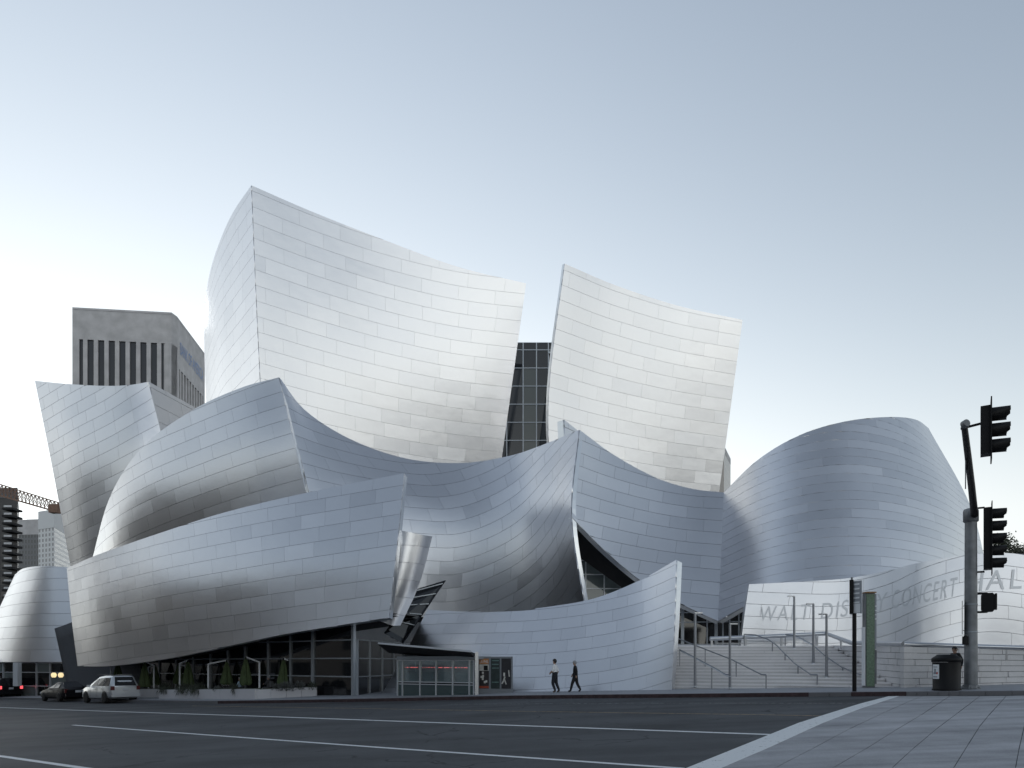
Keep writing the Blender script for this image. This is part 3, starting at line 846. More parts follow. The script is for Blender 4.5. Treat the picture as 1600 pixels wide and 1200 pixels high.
# ------------------------------------------------------------------ glazing, terrace, ticket office, plaza, stairs
def glass_mat(name, col, rough=0.04):
    m, nt, b = mat_new(name)
    b.inputs['Base Color'].default_value = (*col, 1); b.inputs['Roughness'].default_value = rough
    b.inputs['IOR'].default_value = 1.5; b.inputs['Coat Weight'].default_value = 0.3; b.inputs['Coat Roughness'].default_value = 0.02
    return m
def clear_glass(name, tint, mirror=0.08):
    """thin pane: see-through with a mirror sheen"""
    m = bpy.data.materials.new(name); m.use_nodes = True; nt = m.node_tree
    for n in list(nt.nodes): nt.nodes.remove(n)
    out = nt.nodes.new('ShaderNodeOutputMaterial'); mix = nt.nodes.new('ShaderNodeMixShader')
    tr = nt.nodes.new('ShaderNodeBsdfTransparent'); tr.inputs[0].default_value = (*tint, 1)
    gl = nt.nodes.new('ShaderNodeBsdfGlossy'); gl.inputs['Roughness'].default_value = 0.03
    fr = nt.nodes.new('ShaderNodeFresnel'); fr.inputs[0].default_value = 1.5
    ad = nt.nodes.new('ShaderNodeMath'); ad.inputs[1].default_value = mirror; ad.use_clamp = True
    nt.links.new(fr.outputs[0], ad.inputs[0]); nt.links.new(ad.outputs[0], mix.inputs[0])
    nt.links.new(tr.outputs[0], mix.inputs[1]); nt.links.new(gl.outputs[0], mix.inputs[2]); nt.links.new(mix.outputs[0], out.inputs[0])
    return m
M['darkglass'] = glass_mat('dark_window_glass', (0.010, 0.011, 0.013))
M['slotglass'] = glass_mat('dusky_green_glass', (0.075, 0.085, 0.078))
M['paleglass'] = glass_mat('grey_green_glass', (0.17, 0.20, 0.20))
M['teal'] = glass_mat('teal_glass_panel', (0.055, 0.085, 0.088), 0.12)
M['mullion'] = simple('aluminium_frame', (0.42, 0.45, 0.48), 0.45, 0.6)
M['brightmull'] = simple('bright_aluminium', (0.66, 0.69, 0.72), 0.4, 0.4)
M['stainless'] = simple('stainless_tube', (0.62, 0.63, 0.65), 0.28, 1.0)
M['railsteel'] = simple('dull_steel_rail', (0.30, 0.31, 0.33), 0.4, 0.8)
M['black'] = simple('black_paint', (0.006, 0.006, 0.007), 0.55, spec=0.25)

def curtain(root, a, b, xs, zs, pane_mat, frame_mat, w=0.09, dep=0.16, heavy=()):
    """curtain wall between ground points a and b: xs 0..1 along, zs heights above a.z"""
    a, b = Vector(a), Vector(b); t = b - a; t.z = 0; L = t.length; t.normalize(); n = Vector((t.y, -t.x, 0))
    if n.y > 0: n = -n
    rot = Matrix.Rotation(math.atan2(t.y, t.x), 3, 'Z'); base = a.z
    for i in range(len(xs) - 1):
        for j in range(len(zs) - 1):
            x0, x1, z0, z1 = xs[i] * L, xs[i + 1] * L, zs[j], zs[j + 1]
            m = MB(); m.box(a + t * ((x0 + x1) / 2) + Vector((0, 0, (z0 + z1) / 2)), (x1 - x0 - w * .5, 0.03, z1 - z0 - w * .5), rot)
            child_at(m.build('pane', pane_mat(i, j) if callable(pane_mat) else pane_mat), root)
    for i, x in enumerate(xs):
        ww = w * (2.2 if i in heavy else 1)
        m = MB(); m.box(a + t * (x * L) + n * 0.03 + Vector((0, 0, (zs[0] + zs[-1]) / 2)), (ww, dep, zs[-1] - zs[0]), rot)
        child_at(m.build('mullion', frame_mat), root)
    for j, z in enumerate(zs):
        for i in range(len(xs) - 1):
            m = MB(); x0, x1 = xs[i] * L + w / 2, xs[i + 1] * L - w / 2
            m.box(a + t * ((x0 + x1) / 2) + n * 0.02 + Vector((0, 0, z)), (x1 - x0, dep * 0.8, w * .8), rot)
            child_at(m.build('transom', frame_mat), root)

# glass slot between the two sails
slot = empty('glass_slot', tuple(P(820, 735, 79)), parent=None)
slot.parent = hall; slot.matrix_parent_inverse = Matrix.Translation(-Vector(hall.location)); slot['label'] = 'tall dark glazed slot between the sails'
def slot_child(o): o.parent = slot; o.matrix_parent_inverse = (Matrix.Translation(-Vector(slot.location))); return o
_child_at = child_at
a = P(764, 745, 79); b = P(880, 745, 79)
z1 = P(800, 536, 79).z - a.z
zs = [z1 * k / 7.4 for k in range(0, 8)] + [z1]
curtain(slot, a, b, [0, 0.24, 0.46, 0.64, 0.80, 1.0], zs, lambda i, j: M['slotglass'] if i == 2 and j < 6 else M['darkglass'], M['mullion'], 0.11, 0.25)
for k in range(12):
    m = MB(); zc = a.z + z1 * (k + .5) / 12.5
    m.bar(Vector((b.x - 4.0 + 2.2, a.y - .3, zc)), Vector((b.x - 1.8 + 1.0, a.y - .3, zc + .15)), 0.12, 0.22); child_at(m.build('louvre', M['mullion']), slot)
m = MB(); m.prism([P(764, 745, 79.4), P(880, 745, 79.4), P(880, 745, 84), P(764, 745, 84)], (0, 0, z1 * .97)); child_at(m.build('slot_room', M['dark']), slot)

# dark shade plate and glazing behind the opening under the right peak
op = empty('side_window', tuple(P(930, 960, 46.8))); child_at(op, hall); op['label'] = 'triangular window under the peak'
a = P(860, 965, 48.6); b = P(1012, 965, 48.9); H_ = P(900, 800, 47).z - a.z
curtain(op, a, b, [0, 0.235, 0.36, 0.55, 0.78, 1], [H_ * k for k in (0, 0.15, 0.29, 0.43, 0.57, 0.71, 1)], M['paleglass'], M['brightmull'], 0.09, 0.2)
shade_loop = [P(884, 800, 45.6), P(900, 822, 45.2), P(1012, 912, 45.6), P(982, 925, 46.3), P(888, 858, 46.3)]
m = MB(); m.prism(shade_loop, (0, 0.12, 0)); child_at(m.build('dark_plate', M['dark']), op)  # dark sheet imitates the shaded glass above its pale reflection

# lobby glazing below the folded wall and the drum
def PS(px, py, d): return P(px, py, 28 + (d - 28) * 0.566 if d > 28 else d)
PZ = lambda y: 2.5 * S + (y / S - 26) * 0.03 * S          # plaza floor height
lob = empty('lobby_front', tuple(P(1110, 1005, 47.5))); child_at(lob, hall); lob['label'] = 'dark glazed lobby entrance above the stairs'
a = P(1015, 1008, 48); a.z = PZ(a.y); b = P(1190, 1008, 46.6); b.z = a.z
curtain(lob, a, b, [0, .2, .3, .42, .52, .6, .66, .72, .8, .88, 1], [0, 1.6, 2.3, 3.7, 6.5], M['darkglass'], M['mullion'], 0.10, 0.2, heavy=(2, 5))
m = MB(); m.prism([P(1122, 968, 44.5), P(1200, 935, 41), P(1215, 930, 48), P(1122, 966, 48)], (0, 0, .2)); child_at(m.build('dark_plate', M['dark']), lob)

# terrace glazing under the long band
ter = empty('terrace_front', tuple(walk(420, 44))); child_at(ter, hall); ter['label'] = 'dark glazed restaurant front under the long band'
a = walk(195, 53.5); b = walk(553, walkd(553, 1086.5)); lowz = min(a.z, b.z) - .1
a.z = lowz; b.z = lowz
dzb = walk(553, walkd(553, 1086.5)).z - lowz
pxv = [195, 226, 250, 276, 303, 330, 357, 384, 420, 455, 490, 553]
def fr(px):
    # fraction along a-b seen in direction px
    k = (px - CX) / FPX; return (a.x - k * a.y) / ((a.x - k * a.y) - (b.x - k * b.y))
curtain(ter, a, b, [fr(p) for p in pxv], [0, dzb + 1.05, dzb + 2.1, dzb + 3.15, dzb + 4.3], M['darkglass'], M['mullion'], 0.09, 0.18, heavy=(10, 11))
c = walk(650, 47.5); c.z = lowz
bb = Vector(b) + Vector((0.15, 0.02, 0))
curtain(ter, bb, c, [0, 0.17, 0.36, 0.55, 0.75, 1], [0, dzb + 1.05, dzb + 2.1, dzb + 3.15], M['darkglass'], M['mullion'], 0.08, 0.16)
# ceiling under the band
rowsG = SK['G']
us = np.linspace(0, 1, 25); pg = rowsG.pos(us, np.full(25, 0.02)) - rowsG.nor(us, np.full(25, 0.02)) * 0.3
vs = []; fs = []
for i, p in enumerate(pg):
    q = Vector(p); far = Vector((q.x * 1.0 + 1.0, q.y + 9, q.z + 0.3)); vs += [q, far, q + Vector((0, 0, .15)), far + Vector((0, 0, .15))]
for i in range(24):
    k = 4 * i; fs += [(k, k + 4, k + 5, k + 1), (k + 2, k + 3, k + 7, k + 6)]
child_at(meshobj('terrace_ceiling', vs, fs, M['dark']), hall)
# leaning grey base at the left end of the band
sk = Skin([[walk(108, 53, -.1), walk(170, 52, -.1), walk(228, 51, -.1)], [(84, 982, 53.3), (150, 962, 52.3), (206, 980, 51.3)]])
child_at(shell_obj('leaning_base', sk, 0.5, M['greypaint'], None, 12, 6), hall)
for o in hall.children:
    if o.name.startswith('leaning_base'): o.data.materials[0] = M['greypaint']; o.data.materials[1] = M['greypaint']
# glazing below the left drum
lft = empty('shop_front', tuple(walk(50, 57))); child_at(lft, hall); lft['label'] = 'glazed shop front under the drum at the far left'
a = walk(-60, 60.5); b = walk(112, 57.2); a.z = b.z = min(a.z, b.z) - .1
curtain(lft, a, b, [0, .2, .4, .55, .7, .82, 1], [0, 1.2, 2.4, 3.7], lambda i, j: M['paleglass'] if (i + j) % 3 == 0 else M['darkglass'], M['brightmull'], 0.1, 0.2)
m = MB(); m.bar(P(27, 1072, 56.5), P(27, 1035, 56.5), 0.5, 0.4); child_at(m.build('white_column', M['white_band']), lft)
M['warmlamp'] = simple('warm_lamp', (0.9, 0.75, 0.45), 0.5, emit=(1.0, 0.78, 0.42), estr=0.8)
for px_, py_ in ((84, 1055.5), (95, 1055.5)):
    m = MB(); m.lathe([(0.12, 0), (0.2, 0.12), (0.2, 0.3), (0.1, 0.4)], P(px_, py_ + 3, 55.6), 10); child_at(m.build('wall_lamp', M['warmlamp']), lft)
# sloping glass strip beside the rounded return
st = empty('sloping_glass', tuple(P(640, 985, 41))); child_at(st, hall); st['label'] = 'sloping dark glass strip beside the rounded return'
q0, q1, q2, q3 = P(652, 920, 41.6), P(696, 906.5, 42.2), P(629, 1005, 39.6), P(600, 989, 39.0)
m = MB(); m.prism([q0, q1, q2, q3], (0.02, 0.08, -0.03)); child_at(m.build('pane', M['darkglass']), st)
for k in range(5):
    f_ = (k + .4) / 6
    l_, r_ = q0.lerp(q3, f_), q1.lerp(q2, f_); off = Vector((0, -0.08, 0.03))
    m = MB(); m.bar(l_ + off, r_ + off, 0.055); child_at(m.build('glazing_bar', M['mullion']), st)

# ---- ticket office
tk = setp(empty('ticket_office', tuple(walk(680, 34.5))), 'small glass ticket office under a dark slanted canopy', 'kiosk')
d0, d1 = walkd(622, 1087), walkd(741, 1085.5)
a = walk(622, d0); b = walk(741, d1); zb = min(a.z, b.z) - .05
a.z = b.z = zb
def frt(px):
    k = (px - CX) / FPX; return (a.x - k * a.y) / ((a.x - k * a.y) - (b.x - k * b.y))
xs = [frt(p) for p in (622, 629.7, 657, 682, 708, 734, 741)]
zt = lambda py: P(680, py, (d0 + d1) / 2).z - zb
M['kioskglass'] = clear_glass('ticket_window_glass', (0.80, 0.90, 0.90), 0.14)
curtain(tk, a, b, xs, [0.02, zt(1069.5), zt(1066), zt(1031.5)], lambda i, j: M['teal'] if j == 0 else (M['black'] if j == 1 else M['kioskglass']), M['brightmull'], 0.055, 0.10)
t = (b - a).normalized(); nn = Vector((t.y, -t.x, 0)); Lk = (b - a).length; rot = Matrix.Rotation(math.atan2(t.y, t.x), 3, 'Z')
M['booth'] = simple('booth_wall', (0.30, 0.37, 0.40), 0.6); M['boothbox'] = simple('booth_box', (0.20, 0.26, 0.29), 0.5)
m = MB(); m.box((a + b) / 2 - nn * 1.5 + Vector((0, 0, 1.0)), (Lk - .3, 0.1, 2.0), rot); child_at(m.build('back_wall', M['booth']), tk)
m = MB(); m.box((a + b) / 2 - nn * 0.8 + Vector((0, 0, zt(1031.5) + .12)), (Lk + .1, 1.7, 0.16), rot); child_at(m.build('roof', M['mullion']), tk)
m = MB(); m.box(a - nn * 0.8 - t * 0.0 + Vector((0, 0, 1.0)), (0.08, 1.5, 2.0), rot); child_at(m.build('end_wall', M['boothbox']), tk)
M['ledred'] = simple('red_display', (0.6, 0.08, 0.08), 0.5, emit=(1.0, 0.16, 0.16), estr=1.2)
for i in range(1, 5):
    x = (xs[i] + xs[i + 1]) / 2 * Lk; w_ = (xs[i + 1] - xs[i]) * Lk
    pz = zb + (zt(1066) + zt(1050)) / 2
    m = MB(); m.box(a + t * (x - .06 * w_) - nn * 0.12 + Vector((0, 0, pz - zb)), (w_ * .66, 0.06, zt(1050) - zt(1066)), rot); o = m.build('service_window', M['boothbox']); child_at(o, tk)
    c_ = a + t * (x - .14 * w_) - nn * 0.07 + Vector((0, 0, pz - zb + .05))
    m = MB(); m.tube([c_, c_ + nn * .03], 0.075, 12); q = m.build('speak_hole', M['black']); q.parent = o; q.matrix_parent_inverse = Matrix.Translation(-Vector(tk.location))
    m = MB(); m.box(a + t * (x + .14 * w_) - nn * 0.08 + Vector((0, 0, pz - zb + .0)), (.13, 0.03, .16), rot); q = m.build('pay_slot', M['mullion']); q.parent = o; q.matrix_parent_inverse = Matrix.Translation(-Vector(tk.location))
    # running display: a row of short red marks
    m = MB(); xx = -w_ * .42
    while xx < w_ * .42:
        l_ = random.uniform(.015, .05); m.box(a + t * (x + xx + l_ / 2) - nn * 0.05 + Vector((0, 0, zt(1043))), (l_, .015, random.uniform(.025, .045)), rot); xx += l_ + random.choice((.012, .012, .03, .09))
    o = m.build('red_display', M['ledred']); child_at(o, tk); o['kind'] = 'stuff'
m = MB()
fl, frr = P(591, 1005.5, 33.0), P(736, 1018.5, 31.9); bl, br = P(624, 1012, 36.4), P(746, 1022, 35.2)
th = Vector((0, 0, -.07))
m.add([fl, frr, br, bl, fl + th, frr + th, P(745, 1033, 34.4), P(607, 1020, 35.6)], [(0, 1, 2, 3), (4, 7, 6, 5), (0, 4, 5, 1), (1, 5, 6, 2), (2, 6, 7, 3), (3, 7, 4, 0)])
child_at(m.build('canopy', M['dark']), tk)
m = MB(); m.bar(fl + Vector((0, -.03, 0.02)), frr + Vector((0, -.03, .02)), 0.05, 0.09); child_at(m.build('canopy_edge', M['brightmull']), tk)
e_ = walk(745, d1 - .1); m = MB(); m.bar(e_, Vector((e_.x, e_.y, P(745, 1019, d1).z)), 0.17, 0.17); child_at(m.build('corner_post', M['stainless']), tk)

# ---- poster board right of the ticket office
pb = setp(empty('poster_board', tuple(walk(774, 33.6))), 'grey board with three concert posters beside the ticket office', 'poster board')
da, db = walkd(748, 1083.8), walkd(801, 1082)
a = walk(748, da); b = walk(801, db); a.z = b.z = min(a.z, b.z)
t = (b - a).normalized(); nn = Vector((t.y, -t.x, 0)); Lp = (b - a).length; rot = Matrix.Rotation(math.atan2(t.y, t.x), 3, 'Z'); hb = P(775, 1026, da).z - a.z
M['boardgrey'] = simple('board_grey', (0.20, 0.215, 0.235), 0.5)
m = MB(); m.box((a + b) / 2 + Vector((0, 0, hb / 2)), (Lp, .16, hb), rot); child_at(m.build('board', M['boardgrey']), pb)
def flat(name, fx0, fx1, fz0, fz1, mat, off, root):
    m = MB(); m.box(a + t * (Lp * (fx0 + fx1) / 2) + nn * off + Vector((0, 0, hb * (fz0 + fz1) / 2)), (Lp * (fx1 - fx0), .012, hb * (fz1 - fz0)), rot)
    o = m.build(name, mat); child_at(o, root); return o
def pmat(n, c): 
    M[n] = simple(n, c, 0.35, noise=0.35, nscale=4.0); return M[n]
for k, (x0, x1) in enumerate(((0.03, 0.31), (0.37, 0.63), (0.68, 0.96))):
    p_ = flat('poster', x0, x1, .14, .95, pmat('poster_ink_%d' % k, ((0.025, 0.02, 0.022), (0.02, 0.035, 0.035), (0.018, 0.018, 0.024))[k]), .09, pb)
    if k == 0:
        flat('poster_head', x0, x1, .80, .945, pmat('poster_orange', (0.42, 0.17, 0.05)), .098, pb)
        flat('poster_photo', x0, x1, .62, .79, pmat('poster_pale', (0.55, 0.54, 0.50)), .098, pb)
        flat('poster_foot', x0, x1, .15, .21, pmat('poster_red', (0.35, 0.06, 0.03)), .098, pb)
        flat('poster_figure', x0 + .13, x1 - .03, .63, .76, M['black'], .106, pb)
        for q_ in range(7):
            fx = random.uniform(x0 + .02, x1 - .08); fz = random.uniform(.26, .55); flat('poster_figure', fx, fx + .05, fz, fz + .06, M['poster_pale'], .1 + q_ * .001, pb)
        cu = bpy.data.curves.new('tmp', 'FONT'); cu.body = 'LA PHIL'; cu.size = 1; to = bpy.data.objects.new('tmp', cu); COL.objects.link(to)
        me = bpy.data.meshes.new_from_object(to.evaluated_get(bpy.context.evaluated_depsgraph_get())); bpy.data.objects.remove(to)
        xm = max(v.co.x for v in me.vertices); W_ = Lp * (x1 - x0) * .92
        for v in me.vertices: v.co = a + t * (Lp * x0 + .02 + v.co.x / xm * W_) + nn * .108 + Vector((0, 0, hb * .825 + v.co.y * W_ / xm * 1.7))
        me.materials.clear(); me.materials.append(M['white_band']); child_at(link(bpy.data.objects.new('poster_lettering', me)), pb)
    if k == 1:
        for fz in (.88, .78, .68, .30): flat('poster_text', x0 + .03, x1 - .03, fz, fz + .025, pmat('poster_teal', (0.12, 0.20, 0.19)), .098, pb)
    if k == 2:
        for (fx, fz, w_, h_, an) in ((.76, .52, .05, .10, 0), (.76, .40, .04, .13, 0.3), (.79, .33, .035, .16, -.35), (.73, .33, .035, .14, .5), (.90, .55, .03, .18, -.1)):
            m = MB(); m.box(a + t * (Lp * fx) + nn * .1 + Vector((0, 0, hb * fz)), (Lp * w_, .012, hb * h_), rot @ Matrix.Rotation(an, 3, 'Y')); child_at(m.build('poster_figure', M['poster_pale']), pb)

# ---- plaza floor, stairs, stone walls
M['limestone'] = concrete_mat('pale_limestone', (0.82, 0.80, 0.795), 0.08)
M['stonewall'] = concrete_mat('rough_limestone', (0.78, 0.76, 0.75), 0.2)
M['riser'] = concrete_mat('limestone_riser_shade', (0.66, 0.645, 0.64), 0.12)  # darker than the treads, to draw a shadow line under each nosing
M['joint'] = simple('dark_joint', (0.16, 0.155, 0.155), 0.9)
Z_TOP = PZ(34.2 * S)
F0, F1 = walk(1054, 31.2), walk(1412, 26.0)
B0, B1 = Vector(((1040 - CX) / FPX * 34.2 * S, 34.2 * S, 0)), Vector(((1296 - CX) / FPX * 34.0 * S, 34.0 * S, 0))
plz = [Vector((B0.x - 1.5, B0.y, 0)), Vector((B1.x, B1.y, 0)), Vector((F1.x + .25, F1.y + .3, 0)), Vector((24, 27.0, 0)), Vector((34, 27.0, 0)), Vector((40, 60, 0)), Vector((5, 60, 0))]
vs = [Vector((v.x, v.y, PZ(v.y))) for v in plz]
m = MB(); m.prism(vs, (0, 0, -.2)); setp(m.build('plaza', M['limestone']), 'raised limestone plaza above the stairs', 'plaza', kind='structure')
stairs = setp(empty('stairs', tuple(F0)), 'broad pale limestone stairs up to the plaza', 'stairs')
NS = 14; z_lo = F0.z - .02
NSEG = 8
def st_line(tt, s): 
    f = Vector((F0.x, F0.y, 0)).lerp(Vector((F1.x, F1.y, 0)), s); bk = B0.lerp(B1, s); return f.lerp(bk, tt)
def tcurve(i): return (i / NS) ** 1.05
def st_z(i): return z_lo + (Z_TOP - z_lo) * (i + 1) / (NS + 0) 
for i in range(NS):
    t0, t1 = tcurve(i), tcurve(i + 1) + .012
    for k in range(NSEG):
        o_ = 0.5 * (i % 2) / NSEG
        s0 = max(0, k / NSEG + (o_ if k else 0)); s1 = 1.0 if k == NSEG - 1 else (k + 1) / NSEG + o_
        e = 0.0011
        q = [st_line(t0, s0 + e), st_line(t0, s1 - e), st_line(t1, s1 - e), st_line(t1, s0 + e)]
        z_ = st_z(i) + random.uniform(-.002, .002)
        vs = [Vector((v.x, v.y, z_ - .065)) for v in q]
        m = MB(); m.prism(vs, (0, 0, .065)); child_at(m.build('step_slab', M['limestone']), stairs)
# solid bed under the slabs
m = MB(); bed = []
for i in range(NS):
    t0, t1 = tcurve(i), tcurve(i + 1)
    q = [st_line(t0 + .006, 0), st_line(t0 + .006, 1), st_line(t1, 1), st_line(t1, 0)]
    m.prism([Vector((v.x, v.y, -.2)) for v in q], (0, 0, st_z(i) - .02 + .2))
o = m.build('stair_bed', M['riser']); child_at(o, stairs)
def stair_height(x, y):
    best = None
    for i in range(NS):
        for s in np.linspace(0, 1, 41):
            p = st_line((tcurve(i) + tcurve(i + 1)) / 2, s); d = (p.x - x) ** 2 + (p.y - y) ** 2
            if best is None or d < best[0]: best = (d, st_z(i))
    return best[1]

def block_wall(name, pts, ztop, label, courses=7, blk=0.95, th=0.4):
    """stone block wall along ground points; ztop(x,y)"""
    root = setp(empty(name, tuple(pts[0])), label, 'wall')
    for a_, b_ in zip(pts[:-1], pts[1:]):
        t = Vector((b_.x - a_.x, b_.y - a_.y, 0)); L = t.length; t.normalize(); n = Vector((t.y, -t.x, 0))
        if n.y > 0 and abs(n.y) > .3: n = -n
        if abs(n.y) <= .3 and n.x > 0: n = -n
        za, zb_ = gz(a_.x, a_.y) - .2, gz(b_.x, b_.y) - .2
        ta, tb = ztop(a_.x, a_.y), ztop(b_.x, b_.y)
        core = [Vector((a_.x, a_.y, za)), Vector((b_.x, b_.y, zb_)), Vector((b_.x, b_.y, tb - .02)), Vector((a_.x, a_.y, ta - .02))]
        m = MB(); m.prism([v - n * .06 for v in core], -n * th); child_at(m.build('wall_core', M['joint']), root)
        for c in range(courses):
            off = random.uniform(.2, .9) * blk; x = -off
            while x < L:
                w = blk * random.uniform(.6, 1.35); x0, x1 = max(0, x), min(L, x + w); x += w
                if x1 - x0 < .08: continue
                f0, f1 = c / courses, (c + 1) / courses
                def pt(xx, f):
                    k = xx / L; zl, zt_ = za + (zb_ - za) * k + .2, ta + (tb - ta) * k
                    return a_ + (b_ - a_) * k, zl + (zt_ - zl) * f
                g = .009; q = []
                for xx, f, sg in ((x0 + g, f0, g), (x1 - g, f0, g), (x1 - g, f1, -g), (x0 + g, f1, -g)):
                    p, z = pt(xx, f); q.append(Vector((p.x, p.y, z + sg)))
                pr = random.uniform(-.01, .012)
                m = MB(); m.prism([v + n * pr for v in q], -n * .1); child_at(m.build('stone_block', M['stonewall']), root)
    return root
wt = lambda x, y: P(1410, 1010, 26).z + (y / S - 26) * .033 * S - (x - P(1410, 1010, 26).x) * .025
WA, WB, WC = Vector((F1.x + .05, F1.y, 0)), Vector(((1650 - CX) / FPX * 25.3 * S, 25.3 * S, 0)), None
block_wall('stone_wall', [WA, WB], wt, 'pale stone block wall to the right of the stairs')
qz0, qz1 = gz(WA.x, WA.y), wt(WA.x, WA.y)
for c_ in range(7):
    m = MB(); h_ = (qz1 - qz0) / 7; w_ = .50 if c_ % 2 else .34
    m.box((WA.x + w_ / 2 - .05, WA.y + .10, qz0 + h_ * (c_ + .5)), (w_, .28, h_ - .014)); child_at(m.build('corner_stone', M['stonewall']), bpy.data.objects['stone_wall'])
CB = Vector((B1.x + .1, B1.y, 0))
block_wall('stone_wall', [Vector((WA.x, WA.y + .12, 0)), CB], lambda x, y: min(wt(x, y), PZ(y) + .35), 'stepped cheek wall along the right side of the stairs', th=.35)

# pipe rail along the plaza edge
rail = setp(empty('pipe_rail', tuple(PS(1330, 1010, 33))), 'thick steel pipe rail along the plaza edge', 'railing')
pp = [PS(1109, 998, 38.6), PS(1200, 994.5, 39.0), PS(1291, 990, 39.4), PS(1330, 1004.5, 33.0), PS(1412, 1006.5, 26.2), PS(1500, 1009.5, 25.8), PS(1640, 1013.5, 25.3)]
m = MB(); m.tube(pp[:3], .105, 12); child_at(m.build('pipe', M['stainless']), rail)
m = MB(); m.tube(pp[2:5], .10, 12); child_at(m.build('pipe', M['stainless']), rail)
m = MB(); m.tube(pp[4:], .095, 12); child_at(m.build('pipe', M['stainless']), rail)
m = MB(); m.bar(PS(1118, 1005, 38.6), PS(1230, 1005.5, 39.2), .04); child_at(m.build('lower_rail', M['stainless']), rail)
for f_ in (PS(1112, 998, 38.6), PS(1165, 996, 38.8), PS(1221, 993.5, 39.1), PS(1276, 991, 39.3)):
    m = MB(); m.bar((f_.x, f_.y, Z_TOP - .3), f_, .10); child_at(m.build('post', M['stainless']), rail)
for px_, py_, d_ in ((1314, 998, 35.5), (1476, 1008.7, 25.9), (1572, 1011.6, 25.55)):
    f_ = PS(px_, py_, d_); m = MB(); m.bar((f_.x, f_.y, f_.z - .5), f_, .07); child_at(m.build('post', M['stainless']), rail)

# ---- lettered curved wall on the plaza
sgn = setp(empty('lettered_wall', tuple(P(1380, 1006, 34))), 'wavy steel wall with large dark lettering behind the pipe rail', 'wall')
def zb_(px, d): 
    v = P(px, 1010, d); v.z = PZ(v.y) - .05; return v
skM, shM, psM = steel_wall('wall_shell', [
    [zb_(1157, 35.20), zb_(1245, 35.10), zb_(1325, 34.90), zb_(1388, 34.10), zb_(1440, 33.20), zb_(1508, 32.50), zb_(1570, 32.20), zb_(1650, 32.10)],
    [(1163, 960, 35.35), (1252, 958, 35.25), (1328, 955, 35.05), (1389, 950, 34.25), (1440, 942, 33.35), (1509, 935, 32.65), (1570, 932, 32.35), (1650, 932, 32.25)],
    [(1170, 913, 35.55), (1260, 908.5, 35.45), (1330, 903, 35.25), (1390, 891, 34.45), (1440, 878.5, 33.55), (1510, 867.5, 32.85), (1570, 864, 32.55), (1650, 868, 32.45)]],
    0.66, 2.6, thick=0.3, root=sgn, gap=0.022, proud=0.02, tilt=lambda u: -0.7 * math.sin(u * 6.0 + .2) * (0.4 + u) + 1.0 * u)
for p in psM: panels_mesh('panel', [p], M['steel'], shM)
def uv_solver(sk):
    px = CX + FPX * sk.G[:, :, 0] / sk.G[:, :, 1]; py = HY - FPX * (sk.G[:, :, 2] - HC * S) / sk.G[:, :, 1]
    def f(x, y):
        i, j = np.unravel_index(np.argmin((px - x) ** 2 + (py - y) ** 2), px.shape)
        u, w = sk.U[i], sk.W[j]
        for _ in range(3):
            def pr(u, w):
                g = sk.pos(np.array([u]), np.array([w]))[0]; return np.array([CX + FPX * g[0] / g[1], HY - FPX * (g[2] - HC * S) / g[1]])
            e = .01; p0 = pr(u, w); Jm = np.array([(pr(min(u + e, 1), w) - p0) / (min(u + e, 1) - u + 1e-9), (pr(u, min(w + e, 1)) - p0) / (min(w + e, 1) - w + 1e-9)]).T
            try: du = np.linalg.solve(Jm, np.array([x, y]) - p0)
            except Exception: break
            u = float(np.clip(u + du[0], 0, .985)); w = float(np.clip(w + du[1], 0, .985))
        return u, w
    return f
M['etched'] = simple('etched_lettering', (0.60, 0.61, 0.625), 0.5, 1.0)
solve = uv_solver(skM)
bx = [1180, 1262, 1300, 1383, 1440, 1492, 1545, 1640]; by = [970.5, 968, 966.5, 953, 942, 931.5, 921.5, 918]
hx = [1180, 1280, 1400, 1492, 1640]; hh = [23, 26, 29, 31, 33]
cu = bpy.data.curves.new('tmp', 'FONT'); cu.size = 1; to = bpy.data.objects.new('tmp', cu); COL.objects.link(to)
for word, x0, x1 in (('WALT', 1185, 1263), ('DISNEY', 1280, 1384), ('CONCERT', 1391, 1493), ('HALL', 1505, 1622)):
    meshes = []; x = 0
    for ch in word:
        cu.body = ch; bpy.context.view_layer.update()
        me = bpy.data.meshes.new_from_object(to.evaluated_get(bpy.context.evaluated_depsgraph_get()))
        co = np.array([v.co[:] for v in me.vertices]); meshes.append((me, co, x)); x += co[:, 0].max() - min(0, co[:, 0].min()) + .13
    tot = x - .13
    for me, co, ox in meshes:
        bm = bmesh.new(); bm.from_mesh(me)
        bmesh.ops.subdivide_edges(bm, edges=[e for e in bm.edges if e.calc_length() > .3], cuts=2); bmesh.ops.triangulate(bm, faces=bm.faces)
        for v in bm.verts:
            f_ = (v.co.x + ox) / tot; pxx = x0 + (x1 - x0) * f_ + v.co.y * 5
            hgt = np.interp(pxx, hx, hh) / .73; pyy = np.interp(pxx, bx, by) - v.co.y * hgt
            if pxx > 1635: pxx = 1635
            u, w = solve(pxx, pyy); ua, wa = np.array([u]), np.array([w])
            v.co = Vector(skM.pos(ua, wa)[0] + skM.nor(ua, wa)[0] * .035)
        bm.to_mesh(me); bm.free(); me.name = 'letter'; me.materials.clear(); me.materials.append(M['etched'])
        child_at(link(bpy.data.objects.new('letter', me)), sgn)
bpy.data.objects.remove(to)

